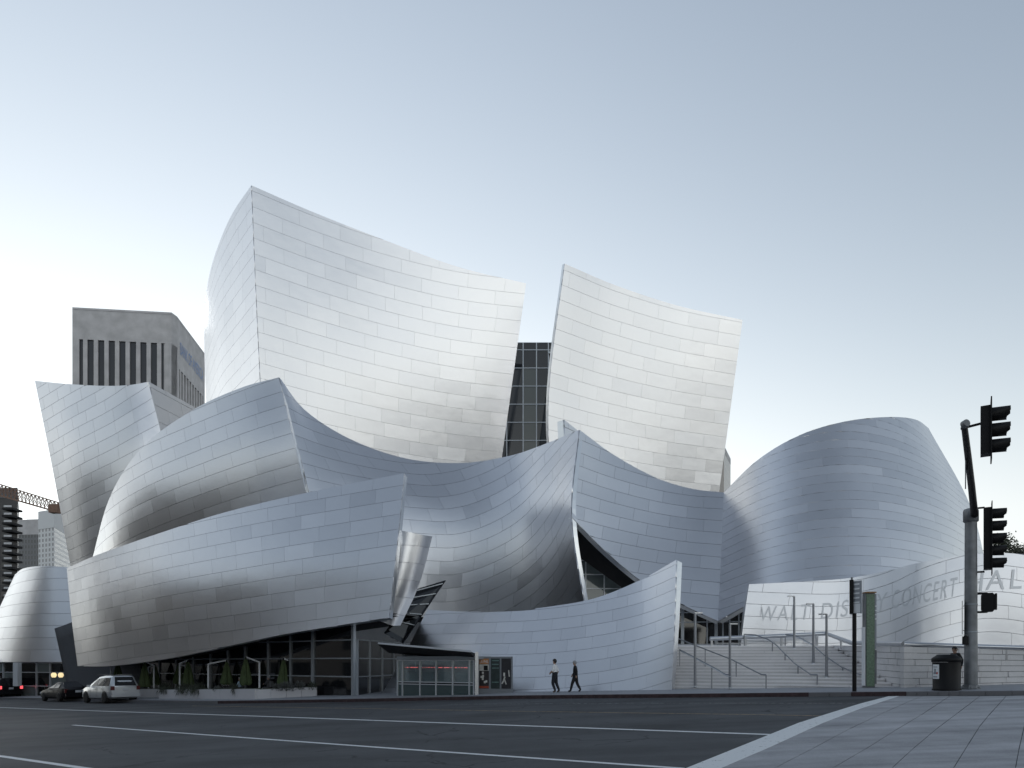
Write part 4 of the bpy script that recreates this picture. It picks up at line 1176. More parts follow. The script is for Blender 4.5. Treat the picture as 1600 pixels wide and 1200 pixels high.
# ---- handrails on the stairs
def depth_on_stairs(px, py_base):
    pass
def handrail(pts, label, double=False):
    root = setp(empty('handrail', tuple(pts[0])), label, 'handrail', group='steel handrails on the stairs')
    m = MB(); m.tube(pts, .03, 8); child_at(m.build('rail', M['railsteel']), root)
    if double:
        m = MB(); m.tube([p + Vector((.0, -.22, -.08)) for p in pts], .02, 8); child_at(m.build('rail', M['stainless']), root)
    L = [0]
    for p, q in zip(pts[:-1], pts[1:]): L.append(L[-1] + (q - p).length)
    n = max(3, int(L[-1] / 1.7))
    for k in range(n + 1):
        s = L[-1] * k / n
        for i in range(len(pts) - 1):
            if L[i] <= s <= L[i + 1] + 1e-6:
                p = pts[i].lerp(pts[i + 1], (s - L[i]) / (L[i + 1] - L[i] + 1e-9)); break
        zz = min(stair_height(p.x, p.y), p.z - .45) if k else p.z - .7
        m = MB(); m.bar((p.x, p.y, zz - .1), p, .045); child_at(m.build('post', M['railsteel']), root)
    return root
handrail([PS(1057, 997, 38.0), PS(1088, 1009, 36.0), PS(1142, 1030, 33.0), PS(1190, 1054, 29.6), PS(1197, 1054.3, 29.4)], 'long handrail slanting down across the left stairs')
handrail([PS(1062, 1015, 34.5), PS(1087, 1028, 33.0), PS(1119, 1045, 31.2), PS(1134, 1054, 30.4), PS(1141, 1054.2, 30.2)], 'short double handrail beside the curved wall', True)
handrail([PS(1163, 991, 38.6), PS(1180, 992, 38.3), PS(1200, 999, 37.4), PS(1212, 1007, 36.2), PS(1241, 1036, 32.0), PS(1267, 1054, 28.9), PS(1277, 1054.3, 28.6)], 'curving handrail in the middle of the stairs')
handrail([PS(1227, 991.5, 39), PS(1244, 993.5, 38.6), PS(1269, 1007, 36.8), PS(1291, 1026, 33.9), PS(1315, 1042, 30.6), PS(1344, 1054, 27.8), PS(1352, 1054.3, 27.6)], 'double handrail right of the stair lamps', True)
# stair lamps
def lamp(px, top, base, d, label, arm):
    b_ = PS(px, base, d); t_ = PS(px, top, d); b_.z = min(stair_height(b_.x, b_.y), b_.z) - .05
    root = setp(empty('lamp_post', tuple(b_)), label, 'lamp post', group='thin lamp posts on the stairs')
    m = MB(); m.tube([b_, t_], [.06, .05], 10); child_at(m.build('post', M['railsteel']), root)
    m = MB(); m.box(t_ + Vector((arm * .16, 0, .01)), (.34, .12, .05)); child_at(m.build('lamp_head', M['stainless']), root)
    m = MB(); m.lathe([(.1, 0), (.1, .03), (.06, .04)], b_ + Vector((0, 0, .05)), 10); child_at(m.build('base_plate', M['stainless']), root)
lamp(1086, 958, 1050, 32.2, 'leftmost lamp post on the stairs, beside the curved wall', 1)
lamp(1140.5, 975, 1075.5, 30.0, 'lamp post at the foot of the left stairs', 1)
lamp(1241, 932, 1012.5, 37.2, 'tallest lamp post near the top of the stairs', -1)
lamp(1271, 944, 1030, 33.2, 'middle one of the three right-hand stair lamp posts', -1)
lamp(1291.5, 960, 1050, 29.8, 'lowest of the three right-hand stair lamp posts', -1)
# ------------------------------------------------------------------ terrace: planters, plants, parasols
M['planter'] = concrete_mat('planter_concrete', (0.58, 0.57, 0.585), 0.08)
M['leaf'] = simple('grey_green_leaves', (0.055, 0.065, 0.045), 0.7, noise=0.4, nscale=6)
M['leaf2'] = simple('dusty_shrub', (0.10, 0.105, 0.10), 0.8, noise=0.3, nscale=6)
M['canvas'] = simple('olive_canvas', (0.075, 0.105, 0.045), 0.85, noise=0.15, nscale=4)
M['whitemetal'] = simple('white_painted_metal', (0.80, 0.82, 0.84), 0.4)
def planter(pxa, pya, pxb, pyb, h, n, label, th=0.55):
    a = walk(pxa, walkd(pxa, pya)); b = walk(pxb, walkd(pxb, pyb))
    root = setp(empty('planter', tuple(a)), label, 'planter', group='concrete planters along the terrace')
    t = (b - a); L = t.length; t.normalize(); nn = Vector((-t.y, t.x, 0)); nn = nn if nn.y > 0 else -nn
    for k in range(n):
        p0, p1 = a + t * (L * k / n + .008), a + t * (L * (k + 1) / n - .008)
        q = [p0, p1, p1 + nn * th, p0 + nn * th]
        q = [Vector((v.x, v.y, gz(v.x, v.y) + KERB - .02)) for v in q]
        top = max(v.z for v in q)
        m = MB(); m.add(q + [v + Vector((0, 0, h)) for v in q], [(3, 2, 1, 0), (4, 5, 6, 7), (0, 1, 5, 4), (1, 2, 6, 5), (2, 3, 7, 6), (3, 0, 4, 7)])
        child_at(m.build('planter_panel', M['planter']), root)
    m = MB(); m.prism([a + nn * .1 + Vector((0, 0, h - .03)), b + nn * .1 + Vector((0, 0, h - .03)), b + nn * (th - .1) + Vector((0, 0, h - .03)), a + nn * (th - .1) + Vector((0, 0, h - .03))], (0, 0, .05))
    child_at(m.build('soil', M['leaf']), root)
    return a, b, nn
A1 = planter(248, 1091.5, 398, 1092.5, .60, 6, 'long planter on the left half of the terrace')
A2_ = planter(399, 1092.3, 495, 1087.5, .55, 4, 'planter at the right end of the terrace')
A3 = planter(205, 1089.5, 247, 1090, .60, 2, 'short planter behind the silver car')
def shrub(c, r, n, mat, label, droop=0.0, blade=False):
    root = setp(empty('planter_shrub', tuple(c)), label, 'shrub', group='shrubs spilling over the planters')
    vs = []; fs = []
    for i in range(n):
        th = random.uniform(0, 2 * math.pi); ph = random.uniform(-.4, 1.3)
        dr = Vector((math.cos(th) * math.cos(ph), math.sin(th) * math.cos(ph), math.sin(ph)))
        p = c + Vector((dr.x * r[0], dr.y * r[1], dr.z * r[2])) * random.uniform(.35, 1.0)
        if blade:
            e = p + Vector((random.uniform(-.12, .12), -random.uniform(.05, .25), -random.uniform(.15, .45) if random.random() < droop else random.uniform(.1, .3)))
        else:
            e = p + (dr + Vector((random.uniform(-.6, .6), random.uniform(-.6, .6), random.uniform(-.3, .7)))).normalized() * random.uniform(.05, .12)
        s = (e - p).cross(Vector((random.uniform(-1, 1), random.uniform(-1, 1), random.uniform(-1, 1)))).normalized() * (.014 if blade else .022)
        k = len(vs); m_ = (p + e) / 2
        vs += [p, m_ + s, e, m_ - s]; fs.append((k, k + 1, k + 2, k + 3))
    o = meshobj('foliage', vs, fs, mat); child_at(o, root)
    m = MB()
    for i in range(6):
        th = i * 1.05; m.bar(c - Vector((0, 0, .15)), c + Vector((math.cos(th) * r[0] * .5, math.sin(th) * r[1] * .5, r[2] * .4)), .015)
    child_at(m.build('stems', M['leaf']), root)
def on_planter(A, f, lift=.0, out=0.0): 
    a, b, nn = A; p = a.lerp(b, f) + nn * (.15 - out); return Vector((p.x, p.y, p.z + .6 + lift))
side = ['first', 'second', 'third', 'fourth']
shrub(on_planter(A1, .06), (.55, .4, .35), 420, M['leaf'], 'grassy shrub at the left end of the long planter', .6, True)
shrub(on_planter(A1, .28), (.6, .4, .38), 460, M['leaf'], 'dark trailing shrub below the left parasols', .75, True)
shrub(on_planter(A1, .42), (.7, .4, .4), 500, M['leaf'], 'dark trailing shrub left of the seated man', .75, True)
shrub(on_planter(A1, .62, -.05), (.22, .25, .2), 200, M['leaf2'], 'tiny round shrub left of the seated man', .3)
shrub(on_planter(A1, .80, -.02), (.25, .25, .2), 220, M['leaf'], 'small shrub spilling over beside the seated man', .4, True)
shrub(on_planter(A2_, .33, -.05, .1), (.22, .3, .28), 240, M['leaf2'], 'small grey shrub at the planter joint', .4)
shrub(on_planter(A2_, .50, -.08, .2), (.5, .4, .42), 650, M['leaf2'], 'largest rounded grey shrub under the right parasol', .4)
shrub(on_planter(A2_, .72, -.05, .15), (.36, .35, .38), 420, M['leaf2'], 'pale grey shrub right of the largest one', .4)
shrub(on_planter(A2_, .93, -.1, .15), (.28, .3, .32), 330, M['leaf'], 'dark rounded shrub at the right end of the planters', .4)

def parasol(px, ptop, pbot, d, post, ppost, label):
    """closed cantilever parasol: (px, top) of the folded canopy, post = direction of its white post"""
    base = walk(post, d); c_top = P(px, ptop, d); c_bot = P(px, pbot, d)
    root = setp(empty('parasol', tuple(base)), label, 'parasol', group='closed parasols on the terrace')
    arm_t = P(post, ppost, d); 
    m = MB(); m.bar(base, arm_t, .09, .09); child_at(m.build('post', M['whitemetal']), root)
    m = MB(); m.bar(arm_t + Vector((0, 0, -.02)), c_top + Vector((0, .03, .10)), .085, .085); child_at(m.build('arm', M['whitemetal']), root)
    # folded canvas: pleated cone
    H = c_top.z - c_bot.z; vs = []; n = 16; rings = [(0.0, .04), (.05, .10), (.25, .19), (.5, .28), (.8, .37), (.93, .38), (1.0, .29)]
    for f, r in rings:
        for k in range(n):
            a = 2 * math.pi * k / n; rr = r * (1.0 if k % 2 else .72) * random.uniform(.93, 1.05)
            zz = c_top.z - H * f - (0.05 * (k % 2) if f == 1 else 0)
            vs.append(Vector((c_top.x + rr * math.cos(a), c_top.y + rr * math.sin(a), zz)))
    fs = [(i * n + k, i * n + (k + 1) % n, (i + 1) * n + (k + 1) % n, (i + 1) * n + k) for i in range(len(rings) - 1) for k in range(n)]
    fs += [tuple(range(n)), tuple(range((len(rings) - 1) * n, len(rings) * n))]
    child_at(meshobj('canopy', vs, fs, M['canvas'], smooth=False), root)
    m = MB(); m.tube([c_top + Vector((0, 0, -.3)), c_top + Vector((0, 0, .12))], .05, 8); child_at(m.build('cap', M['black']), root)
    m = MB(); m.box(base + Vector((0, 0, .04)), (.5, .5, .08)); child_at(m.build('base_plate', M['mullion']), root)
parasol(184, 1037, 1064, 50.0, 173.5, 1040, 'parasol at the far left, above the silver car')
parasol(226, 1036, 1073, 46.0, 240.5, 1039, 'parasol right of the silver car with its post to the right')
parasol(242, 1040, 1070, 48.5, 232, 1042, 'half hidden parasol behind the one by the silver car')
parasol(279, 1040, 1068, 46.8, 290, 1040, 'half hidden parasol in the second pair')
parasol(294, 1034, 1071, 44.5, 281, 1036, 'front parasol of the second pair with its post to the left')
parasol(354, 1034, 1069, 42.6, 325.5, 1037, 'parasol behind the seated man in a white shirt')
parasol(384, 1029, 1070, 41.5, 405.5, 1034, 'parasol right of the terrace door')
parasol(443, 1031, 1071, 40.9, 462, 1036, 'rightmost parasol of the terrace')

# ------------------------------------------------------------------ people
SKIN = simple('skin', (0.42, 0.27, 0.20), 0.6); HAIRD = simple('dark_hair', (0.02, 0.016, 0.014), 0.6); HAIRG = simple('grey_hair', (0.30, 0.30, 0.31), 0.7)
CL = {'white': simple('white_cotton', (0.88, 0.88, 0.89), 0.8), 'navy': simple('navy_cloth', (0.018, 0.02, 0.028), 0.8), 'black': simple('black_cloth', (0.012, 0.012, 0.014), 0.8),
      'tan': simple('tan_cloth', (0.20, 0.15, 0.11), 0.8), 'blue': simple('pale_blue_cloth', (0.45, 0.58, 0.68), 0.8), 'shoe': simple('brown_shoe', (0.11, 0.075, 0.05), 0.5), 'bshoe': simple('black_shoe', (0.012, 0.012, 0.012), 0.4),
      'grey': simple('grey_cloth', (0.06, 0.06, 0.065), 0.8)}
def person(loc, face, height, pose, label, top, bottom, hair, shoe='bshoe', sleeve=True):
    """loc: feet; face: heading angle (x axis of the body looks forward); pose: dict of joint offsets for H = 1"""
    J = dict(pelvis=(0, 0, .52), waist=(0, 0, .60), chest=(.01, 0, .72), neck=(.0, 0, .835), chin=(.012, 0, .875), head=(.014, 0, .925), crown=(.006, 0, .975),
             lsh=(0, .105, .80), lel=(-.02, .135, .635), lwr=(.05, .13, .51), lpalm=(.075, .125, .465), rsh=(0, -.105, .80), rel=(-.02, -.135, .635), rwr=(.05, -.13, .51), rpalm=(.075, -.125, .465),
             lhip=(0, .05, .50), lkn=(.01, .05, .28), lan=(0, .05, .045), ltoe=(.085, .055, .018), rhip=(0, -.05, .50), rkn=(.01, -.05, .28), ran=(0, -.05, .045), rtoe=(.085, -.055, .018), nose=(.062, 0, .918))
    J.update(pose)
    rad = dict(pelvis=.092, waist=.088, chest=.104, neck=.036, chin=.040, head=.052, crown=.036, lsh=.052, lel=.037, lwr=.024, lpalm=.022, rsh=.052, rel=.037, rwr=.024, rpalm=.022,
               lhip=.072, lkn=.050, lan=.036, ltoe=.024, rhip=.072, rkn=.050, ran=.036, rtoe=.024, nose=.008)
    B = [('pelvis', 'waist', 'b'), ('waist', 'chest', 't'), ('chest', 'neck', 't'), ('neck', 'chin', 's'), ('chin', 'head', 's'), ('head', 'crown', 's'), ('head', 'nose', 's'),
         ('chest', 'lsh', 't'), ('lsh', 'lel', 't'), ('lel', 'lwr', 't' if sleeve else 's'), ('lwr', 'lpalm', 's'), ('chest', 'rsh', 't'), ('rsh', 'rel', 't'), ('rel', 'rwr', 't' if sleeve else 's'), ('rwr', 'rpalm', 's'),
         ('pelvis', 'lhip', 'b'), ('lhip', 'lkn', 'b'), ('lkn', 'lan', 'b'), ('lan', 'ltoe', 'f'), ('pelvis', 'rhip', 'b'), ('rhip', 'rkn', 'b'), ('rkn', 'ran', 'b'), ('ran', 'rtoe', 'f')]
    # fingers and thumb
    for s in ('l', 'r'):
        w, p = Vector(J[s + 'wr']), Vector(J[s + 'palm']); dr = (p - w).normalized(); sd_ = dr.cross(Vector((0, 1, 0))).normalized()
        for q, (o_, l_) in enumerate(((.016, .040), (.006, .046), (-.005, .043), (-.015, .034))):
            nm = s + 'f%d' % q; J[nm] = tuple(p + sd_ * o_ + dr * l_); rad[nm] = .0055; B.append((s + 'palm', nm, 's'))
        nm = s + 'th'; J[nm] = tuple(w + dr * .03 + sd_ * .035); rad[nm] = .006; B.append((s + 'wr', nm, 's'))
    names = list(J); idx = {n: i for i, n in enumerate(names)}
    me = bpy.data.meshes.new('tmp_skin'); me.from_pydata([Vector(J[n]) * height for n in names], [(idx[a], idx[b]) for a, b, _ in B], [])
    ob = bpy.data.objects.new('tmp_skin', me); COL.objects.link(ob)
    md = ob.modifiers.new('skin', 'SKIN'); md.use_smooth_shade = True
    sv = me.skin_vertices[0].data
    for n in names:
        r = rad[n] * height; sv[idx[n]].radius = (r, r)
        if n in ('chest', 'waist', 'pelvis'): sv[idx[n]].radius = (r * 1.0, r * 1.15)
        sv[idx[n]].use_root = (n == 'pelvis')
    sb = ob.modifiers.new('sub', 'SUBSURF'); sb.levels = 2; sb.render_levels = 2
    dg = bpy.context.evaluated_depsgraph_get(); dg.update()
    bm_ = bpy.data.meshes.new_from_object(ob.evaluated_get(dg)); bpy.data.objects.remove(ob)
    mats = {'s': SKIN, 't': CL[top], 'b': CL[bottom], 'f': CL[shoe]}; order = ['s', 't', 'b', 'f']
    bm_.materials.clear()
    for k in order: bm_.materials.append(mats[k])
    segs = [(Vector(J[a]) * height, Vector(J[b]) * height, k, rad[a] * height, rad[b] * height) for a, b, k in B]
    for p in bm_.polygons:
        c = p.center; best = (1e9, 's')
        for a, b, k, ra, rb_ in segs:
            ab = b - a; t_ = max(0, min(1, (c - a).dot(ab) / max(ab.length_squared, 1e-9))); d_ = (c - a - ab * t_).length - (ra + (rb_ - ra) * t_)
            if d_ < best[0]: best = (d_, k)
        p.material_index = order.index(best[1]); p.use_smooth = True
    bm_.name = 'body'
    root = setp(empty('person', tuple(loc), face), label, 'person')
    o = bpy.data.objects.new('body', bm_); link(o, root)
    # hair cap
    hc = Vector(J['head']) * height; R_ = .066 * height; m = MB(); vs = []; fs = []; n = 14
    rings = 7
    for i in range(rings + 1):
        ph = math.pi * .5 * (1 - i / rings) ; 
        for k in range(n):
            a = 2 * math.pi * k / n; fwd = math.cos(a)
            low = -.75 if fwd < .1 else (.25 if fwd > .6 else -.25)
            z = (math.sin(ph) * (1 - low) + low); r = math.sqrt(max(0, 1 - min(1, z * z))) if i else .02
            vs.append(hc + Vector((r * fwd * R_ * 1.02 - .008 * height, r * math.sin(a) * R_ * .92, z * R_ * 1.12 + .012 * height)))
    fs = [(i * n + k, i * n + (k + 1) % n, (i + 1) * n + (k + 1) % n, (i + 1) * n + k) for i in range(rings) for k in range(n)] + [tuple(range(n))]
    meshobj('hair', vs, fs, hair, root, smooth=True)
    for s in (1, -1):
        m = MB(); e = (Vector(J['head']) + Vector((0.0, s * .056, -.005))) * height
        m.box(e, (.018 * height, .01 * height, .034 * height)); m.build('ear', SKIN, root)
        m = MB(); e = (Vector(J['head']) + Vector((.052, s * .02, .008))) * height; m.lathe([(.002, -.006), (.006, -.003), (.006, .003), (.002, .006)], e, 8); m.build('eye', HAIRD, root)
    m = MB(); m.box((Vector(J['chin']) + Vector((.043, 0, .012))) * height, (.008 * height, .028 * height, .006 * height)); m.build('mouth', CL['tan'], root)
    return root
LEFT = math.pi
walkA = dict(lhip=(0, .05, .50), lkn=(.055, .05, .285), lan=(-.03, .05, .06), ltoe=(.05, .055, .022), rkn=(-.03, -.05, .28), ran=(-.12, -.05, .07), rtoe=(-.05, -.055, .025),
             lel=(.03, .12, .65), lwr=(.09, .10, .60), lpalm=(.12, .09, .575), rel=(-.06, -.125, .655), rwr=(-.02, -.12, .545), rpalm=(.0, -.115, .505))
walkB = dict(lkn=(.09, .05, .285), lan=(.15, .05, .04), ltoe=(.225, .055, .03), rkn=(-.05, -.05, .27), ran=(-.16, -.05, .075), rtoe=(-.09, -.055, .02),
             lel=(-.07, .125, .65), lwr=(-.05, .12, .53), lpalm=(-.045, .115, .49), rel=(.04, -.12, .65), rwr=(.10, -.11, .545), rpalm=(.125, -.105, .51), head=(.03, 0, .922), crown=(.026, 0, .972), chin=(.026, 0, .872), nose=(.078, 0, .915))
dA = walkd(867, 1082.5); person(walk(867, dA), LEFT - .35, 52.0 / FPX * dA * S / .985, walkA, 'man in a white short-sleeved shirt and dark trousers walking left', 'white', 'navy', HAIRD, 'shoe', sleeve=False)
dB = walkd(899, 1081.5); person(walk(899, dB), LEFT - .25, 48.5 / FPX * dB * S / .985, walkB, 'grey-haired man in a black suit striding left', 'black', 'black', HAIRG)
dC = 24.9; person(walk(1493, dC), LEFT + .2, (walk(1493, dC).z * -1 + P(1493, 1011, dC).z) / .985, walkB, 'woman in black walking behind the litter bin', 'black', 'black', HAIRD)
# diners on the terrace
sit = dict(pelvis=(0, 0, .30), waist=(-.01, 0, .38), chest=(0, 0, .50), neck=(0, 0, .615), chin=(.012, 0, .655), head=(.014, 0, .705), crown=(.006, 0, .755), nose=(.062, 0, .70),
           lsh=(0, .105, .58), lel=(.05, .15, .45), lwr=(.15, .08, .44), lpalm=(.19, .06, .44), rsh=(0, -.105, .58), rel=(.05, -.15, .45), rwr=(.15, -.08, .44), rpalm=(.19, -.06, .44),
           lhip=(.02, .05, .28), lkn=(.24, .06, .29), lan=(.24, .06, .045), ltoe=(.32, .06, .018), rhip=(.02, -.05, .28), rkn=(.24, -.06, .29), ran=(.24, -.06, .045), rtoe=(.32, -.06, .018))
M['chairgrey'] = simple('grey_chair_metal', (0.25, 0.26, 0.27), 0.5, 0.3)
def bistro_chair(loc, face, label):
    root = setp(empty('terrace_chair', tuple(loc), face), label, 'chair')
    m = MB(); m.box((0, 0, .44), (.42, .42, .04)); m.build('seat', M['chairgrey'], root)
    m = MB(); m.box((-.2, 0, .72), (.035, .40, .36)); m.build('backrest', M['chairgrey'], root)
    for x in (-.18, .18):
        for y in (-.18, .18): m = MB(); m.bar((x, y, 0), (x, y, .43), .03); m.build('leg', M['chairgrey'], root)
def diner(px, d, face, H, label, top, hair):
    l = walk(px, d); person(l, face, H, sit, label, top, 'grey', hair)
    bistro_chair(l, face, 'chair under the %s' % label)
diner(353, 42.8, -1.2, 1.78, 'man in a white shirt sitting behind the long planter', 'white', HAIRD)
diner(375, 42.4, LEFT, 1.55, 'person in pale blue sitting right of the man in white', 'blue', HAIRG)
diner(420, 41.6, LEFT - .2, 1.62, 'person in dark clothes sitting near the right parasols', 'grey', HAIRG)
stand = dict(lel=(.03, .13, .66), lwr=(.11, .06, .70), lpalm=(.14, .04, .73))
person(walk(399.5, 44.0), -1.6, 1.74, stand, 'person in tan clothes standing on the terrace by a white post', 'tan', 'tan', HAIRD)

# ------------------------------------------------------------------ cars
M['silver'] = simple('silver_car_paint', (0.62, 0.64, 0.66), 0.28, 0.55, coat=0.6)
M['blackcar'] = simple('black_car_paint', (0.008, 0.008, 0.010), 0.4, 0.0, spec=0.12, coat=0.05)
M['carglass'] = simple('car_window', (0.010, 0.011, 0.013), 0.08, spec=0.28)
M['tyre'] = simple('tyre_rubber', (0.015, 0.015, 0.015), 0.85); M['rim'] = simple('alloy_rim', (0.55, 0.56, 0.57), 0.3, 0.9)
M['taillight'] = simple('red_tail_lamp', (0.10, 0.012, 0.012), 0.3); M['taillit'] = simple('lit_tail_lamp', (0.6, 0.03, 0.03), 0.3, emit=(1.0, 0.10, 0.12), estr=1.3)
M['headlight'] = simple('head_lamp', (0.6, 0.62, 0.64), 0.1); M['plate'] = simple('number_plate', (0.55, 0.57, 0.60), 0.5); M['bumperdark'] = simple('dark_trim', (0.03, 0.03, 0.032), 0.5)
def car(loc, face, spec, paint, label, lit=False):
    """spec: stations (x, zbot, zwaist, zroof, halfw, halfroof); x forward"""
    root = setp(empty('parked_car', tuple(loc), face), label, 'car', group='cars parked along the far kerb')
    st = spec['st']; n = 0; vs = []; prof = []
    for x, zb, zw, zr, w, wr in st:
        ring = [(w * .80, zb), (w * .96, zb + .10), (w, zb + .30), (w, (zb + zw) / 2 + .12), (w * .965, zw), (wr + (w * .965 - wr) * .05, zr - .10 if zr - zw > .2 else zw + (zr - zw) * .5), (wr * .90, zr - .02), (wr * .5, zr)]
        full = [(y, z) for y, z in ring] + [(-y, z) for y, z in reversed(ring)]
        prof.append(full); vs += [Vector((x, y, z)) for y, z in full]
    m_ = len(prof[0]); fs = []
    for i in range(len(st) - 1):
        for k in range(m_):
            k2 = (k + 1) % m_; fs.append((i * m_ + k, (i + 1) * m_ + k, (i + 1) * m_ + k2, i * m_ + k2))
    fs.append(tuple(range(m_))); fs.append(tuple(range((len(st) - 1) * m_ + m_ - 1, (len(st) - 1) * m_ - 1, -1)))
    body = meshobj('body', vs, fs, paint, root, smooth=True)
    bm = bmesh.new(); bm.from_mesh(body.data); bmesh.ops.recalc_face_normals(bm, faces=bm.faces); 
    for e in bm.edges:
        if len(e.link_faces) == 2 and e.calc_face_angle(0) > R(38): e.smooth = False
    bm.to_mesh(body.data); bm.free()
    def interp(x):
        for a, b in zip(st[:-1], st[1:]):
            if a[0] >= x >= b[0]:
                f = (a[0] - x) / (a[0] - b[0]); return [a[i] + (b[i] - a[i]) * f for i in range(6)]
    def side_pt(x, f, s, out=.012):
        _, zb, zw, zr, w, wr = interp(x); z0, z1 = zw + .03, zr - .10
        y0, y1 = w * .965, wr + (w * .965 - wr) * .05
        return Vector((x, s * (y0 + (y1 - y0) * f + out), z0 + (z1 - z0) * f - .0))
    for xa, xb, xc, xd in spec['win']:             # bottom front, bottom rear, top front, top rear
        for s in (1, -1):
            q = [side_pt(xa, .04, s), side_pt(xb, .04, s), side_pt(xd, .93, s), side_pt(xc, .93, s)]
            m = MB(); m.prism(q, (0, -s * .02, 0)); m.build('side_window', M['carglass'], root)
    for nm, q in (('rear_window', spec['rear']), ('windscreen', spec['front'])):
        m = MB(); sg = -1 if nm == 'rear_window' else 1
        pts = [Vector((x + sg * .015, y, z + .012)) for x, y, z in q]; m.prism(pts, (-sg * .03, 0, -.01)); m.build(nm, M['carglass'], root)
    for x in spec['wheels']:
        for s in (1, -1):
            w = spec['hw']; r = spec['wr']
            wr_ = empty('wheel', (x, s * (w - .09), r), 0, root)
            m = MB(); m.lathe([(r * .62, -.11), (r * .95, -.11), (r, -.07), (r, .07), (r * .95, .11), (r * .62, .11)], (0, 0, 0), 28); t_ = m.build('tyre', M['tyre'], wr_); t_.rotation_euler = (math.pi / 2, 0, 0)
            m = MB(); m.lathe([(r * .60, .0), (r * .62, .09), (r * .55, .10), (r * .30, .06), (r * .12, .10), (.01, .105)], (0, 0, 0), 20); q = m.build('rim', M['rim'], wr_); q.rotation_euler = (-s * math.pi / 2, 0, 0)
            for k in range(5):
                a = k * 2 * math.pi / 5; m = MB(); c = Vector((math.cos(a) * r * .38, s * .10, math.sin(a) * r * .38)); m.box(c, (r * .13, .012, r * .13), Matrix.Rotation(-a, 3, 'Y')); m.build('rim_slot', M['tyre'], wr_)
            m = MB(); pts = [Vector((x + math.cos(a) * (r + .07), s * (w + .004), r + math.sin(a) * (r + .07))) for a in np.linspace(0, math.pi, 15)]
            m.prism(pts, (0, -s * .12, 0)); m.build('wheel_arch', M['bumperdark'], root)
    xr, xf = st[-1][0], st[0][0]
    for s in (1, -1):
        m = MB(); m.box((xr + .02 + spec.get('tlx', 0), s * (spec['hw'] - .14), spec['tlz']), (.10, .22, .26)); m.build('tail_light', M['taillit'] if lit else M['taillight'], root)
        m = MB(); m.box((xf - .12, s * (spec['hw'] - .24), spec['hlz']), (.22, .34, .15)); m.build('headlight', M['headlight'], root)
        m = MB(); mx = spec['mirror']; m.box((mx[0], s * (spec['hw'] + .10), mx[1]), (.10, .20, .14)); m.build('mirror', paint, root)
        for hx_ in spec['handles']:
            m = MB(); m.box((hx_, s * (spec['hw'] + .012), spec['hz']), (.16, .03, .035)); m.build('door_handle', M['bumperdark'], root)
        for dx in spec['doors']:
            m = MB(); m.box((dx, s * (spec['hw'] + .0025), spec['hz'] - .18), (.012, .006, .62)); m.build('door_seam', M['bumperdark'], root)
    m = MB(); m.box((xr - .03, 0, spec['bz']), (.16, spec['hw'] * 1.86, .22)); m.build('rear_bumper', spec.get('bump', paint), root)
    m = MB(); m.box((xf - .03, 0, spec['bz'] - .02), (.14, spec['hw'] * 1.7, .2)); m.build('front_bumper', paint, root)
    m = MB(); m.box((xr - .035 - spec.get('plx', 0), 0, spec['plz']), (.02, .36, .16)); m.build('number_plate', M['plate'], root)
    if spec.get('rails'):
        for s in (1, -1):
            m = MB(); m.tube([(.55, s * .58, spec['rails']), (-1.9, s * .58, spec['rails'])], .02, 6); m.build('roof_rail', M['bumperdark'], root)
    return root
SUV = dict(st=[(2.28, .38, .72, .76, .62, .50), (2.18, .26, .88, .93, .82, .66), (1.6, .24, 1.02, 1.07, .91, .74), (1.05, .24, 1.07, 1.13, .92, .74), (.35, .24, 1.07, 1.62, .92, .66), (.0, .24, 1.06, 1.72, .92, .66), (-.8, .24, 1.06, 1.78, .92, .68), (-1.5, .25, 1.06, 1.78, .92, .68), (-1.95, .27, 1.06, 1.74, .91, .66), (-2.15, .32, 1.05, 1.42, .90, .70), (-2.28, .42, 1.0, 1.06, .86, .74)],
           win=[(.62, -.25, .18, -.25), (-.33, -1.12, -.33, -1.12), (-1.2, -1.95, -1.2, -1.82)], rear=[(-2.265, .66, 1.10), (-2.265, -.66, 1.10), (-2.02, -.54, 1.66), (-2.02, .54, 1.66)], front=[(1.02, -.68, 1.15), (1.02, .68, 1.15), (.33, .58, 1.60), (.33, -.58, 1.60)],
           wheels=(1.42, -1.38), hw=.92, wr=.36, tlz=.96, tlx=.02, hlz=.80, mirror=(.72, 1.12), handles=(-.12, -1.0), hz=.92, doors=(.75, -.29, -1.16), bz=.50, plz=.88, plx=.0, rails=1.83)
SEDAN = dict(st=[(2.35, .34, .58, .62, .60, .48), (2.22, .22, .70, .74, .80, .62), (1.6, .20, .82, .87, .87, .70), (.95, .20, .90, .95, .88, .70), (.1, .20, .93, 1.34, .88, .58), (-.3, .20, .93, 1.42, .88, .58), (-.9, .20, .93, 1.42, .88, .58), (-1.25, .20, .94, 1.32, .88, .58), (-1.75, .22, .95, 1.00, .87, .70), (-2.2, .26, .93, .97, .83, .66), (-2.38, .36, .80, .84, .72, .56)],
             win=[(.62, -.36, .02, -.36), (-.44, -1.25, -.44, -1.05)], rear=[(-1.72, .64, 1.0), (-1.72, -.64, 1.0), (-1.16, -.5, 1.36), (-1.16, .5, 1.36)], front=[(.9, -.64, .97), (.9, .64, .97), (.13, .5, 1.34), (.13, -.5, 1.34)],
             wheels=(1.45, -1.35), hw=.88, wr=.31, tlz=.76, tlx=.06, hlz=.62, mirror=(.62, 1.0), handles=(-.25, -1.1), hz=.78, doors=(.7, -.4, -1.2), bz=.44, plz=.72)
BIG = dict(SUV); BIG = {**SUV, 'wr': .38, 'rails': 1.85}
def park(px, py, off=0):
    p = road(px, py); return p
def heading(px):
    a, b = road(px, 1096), road(px - 40, 1095.2); return None
car_dir = math.atan2(kp[2].y - kp[4].y, kp[2].x - kp[4].x)
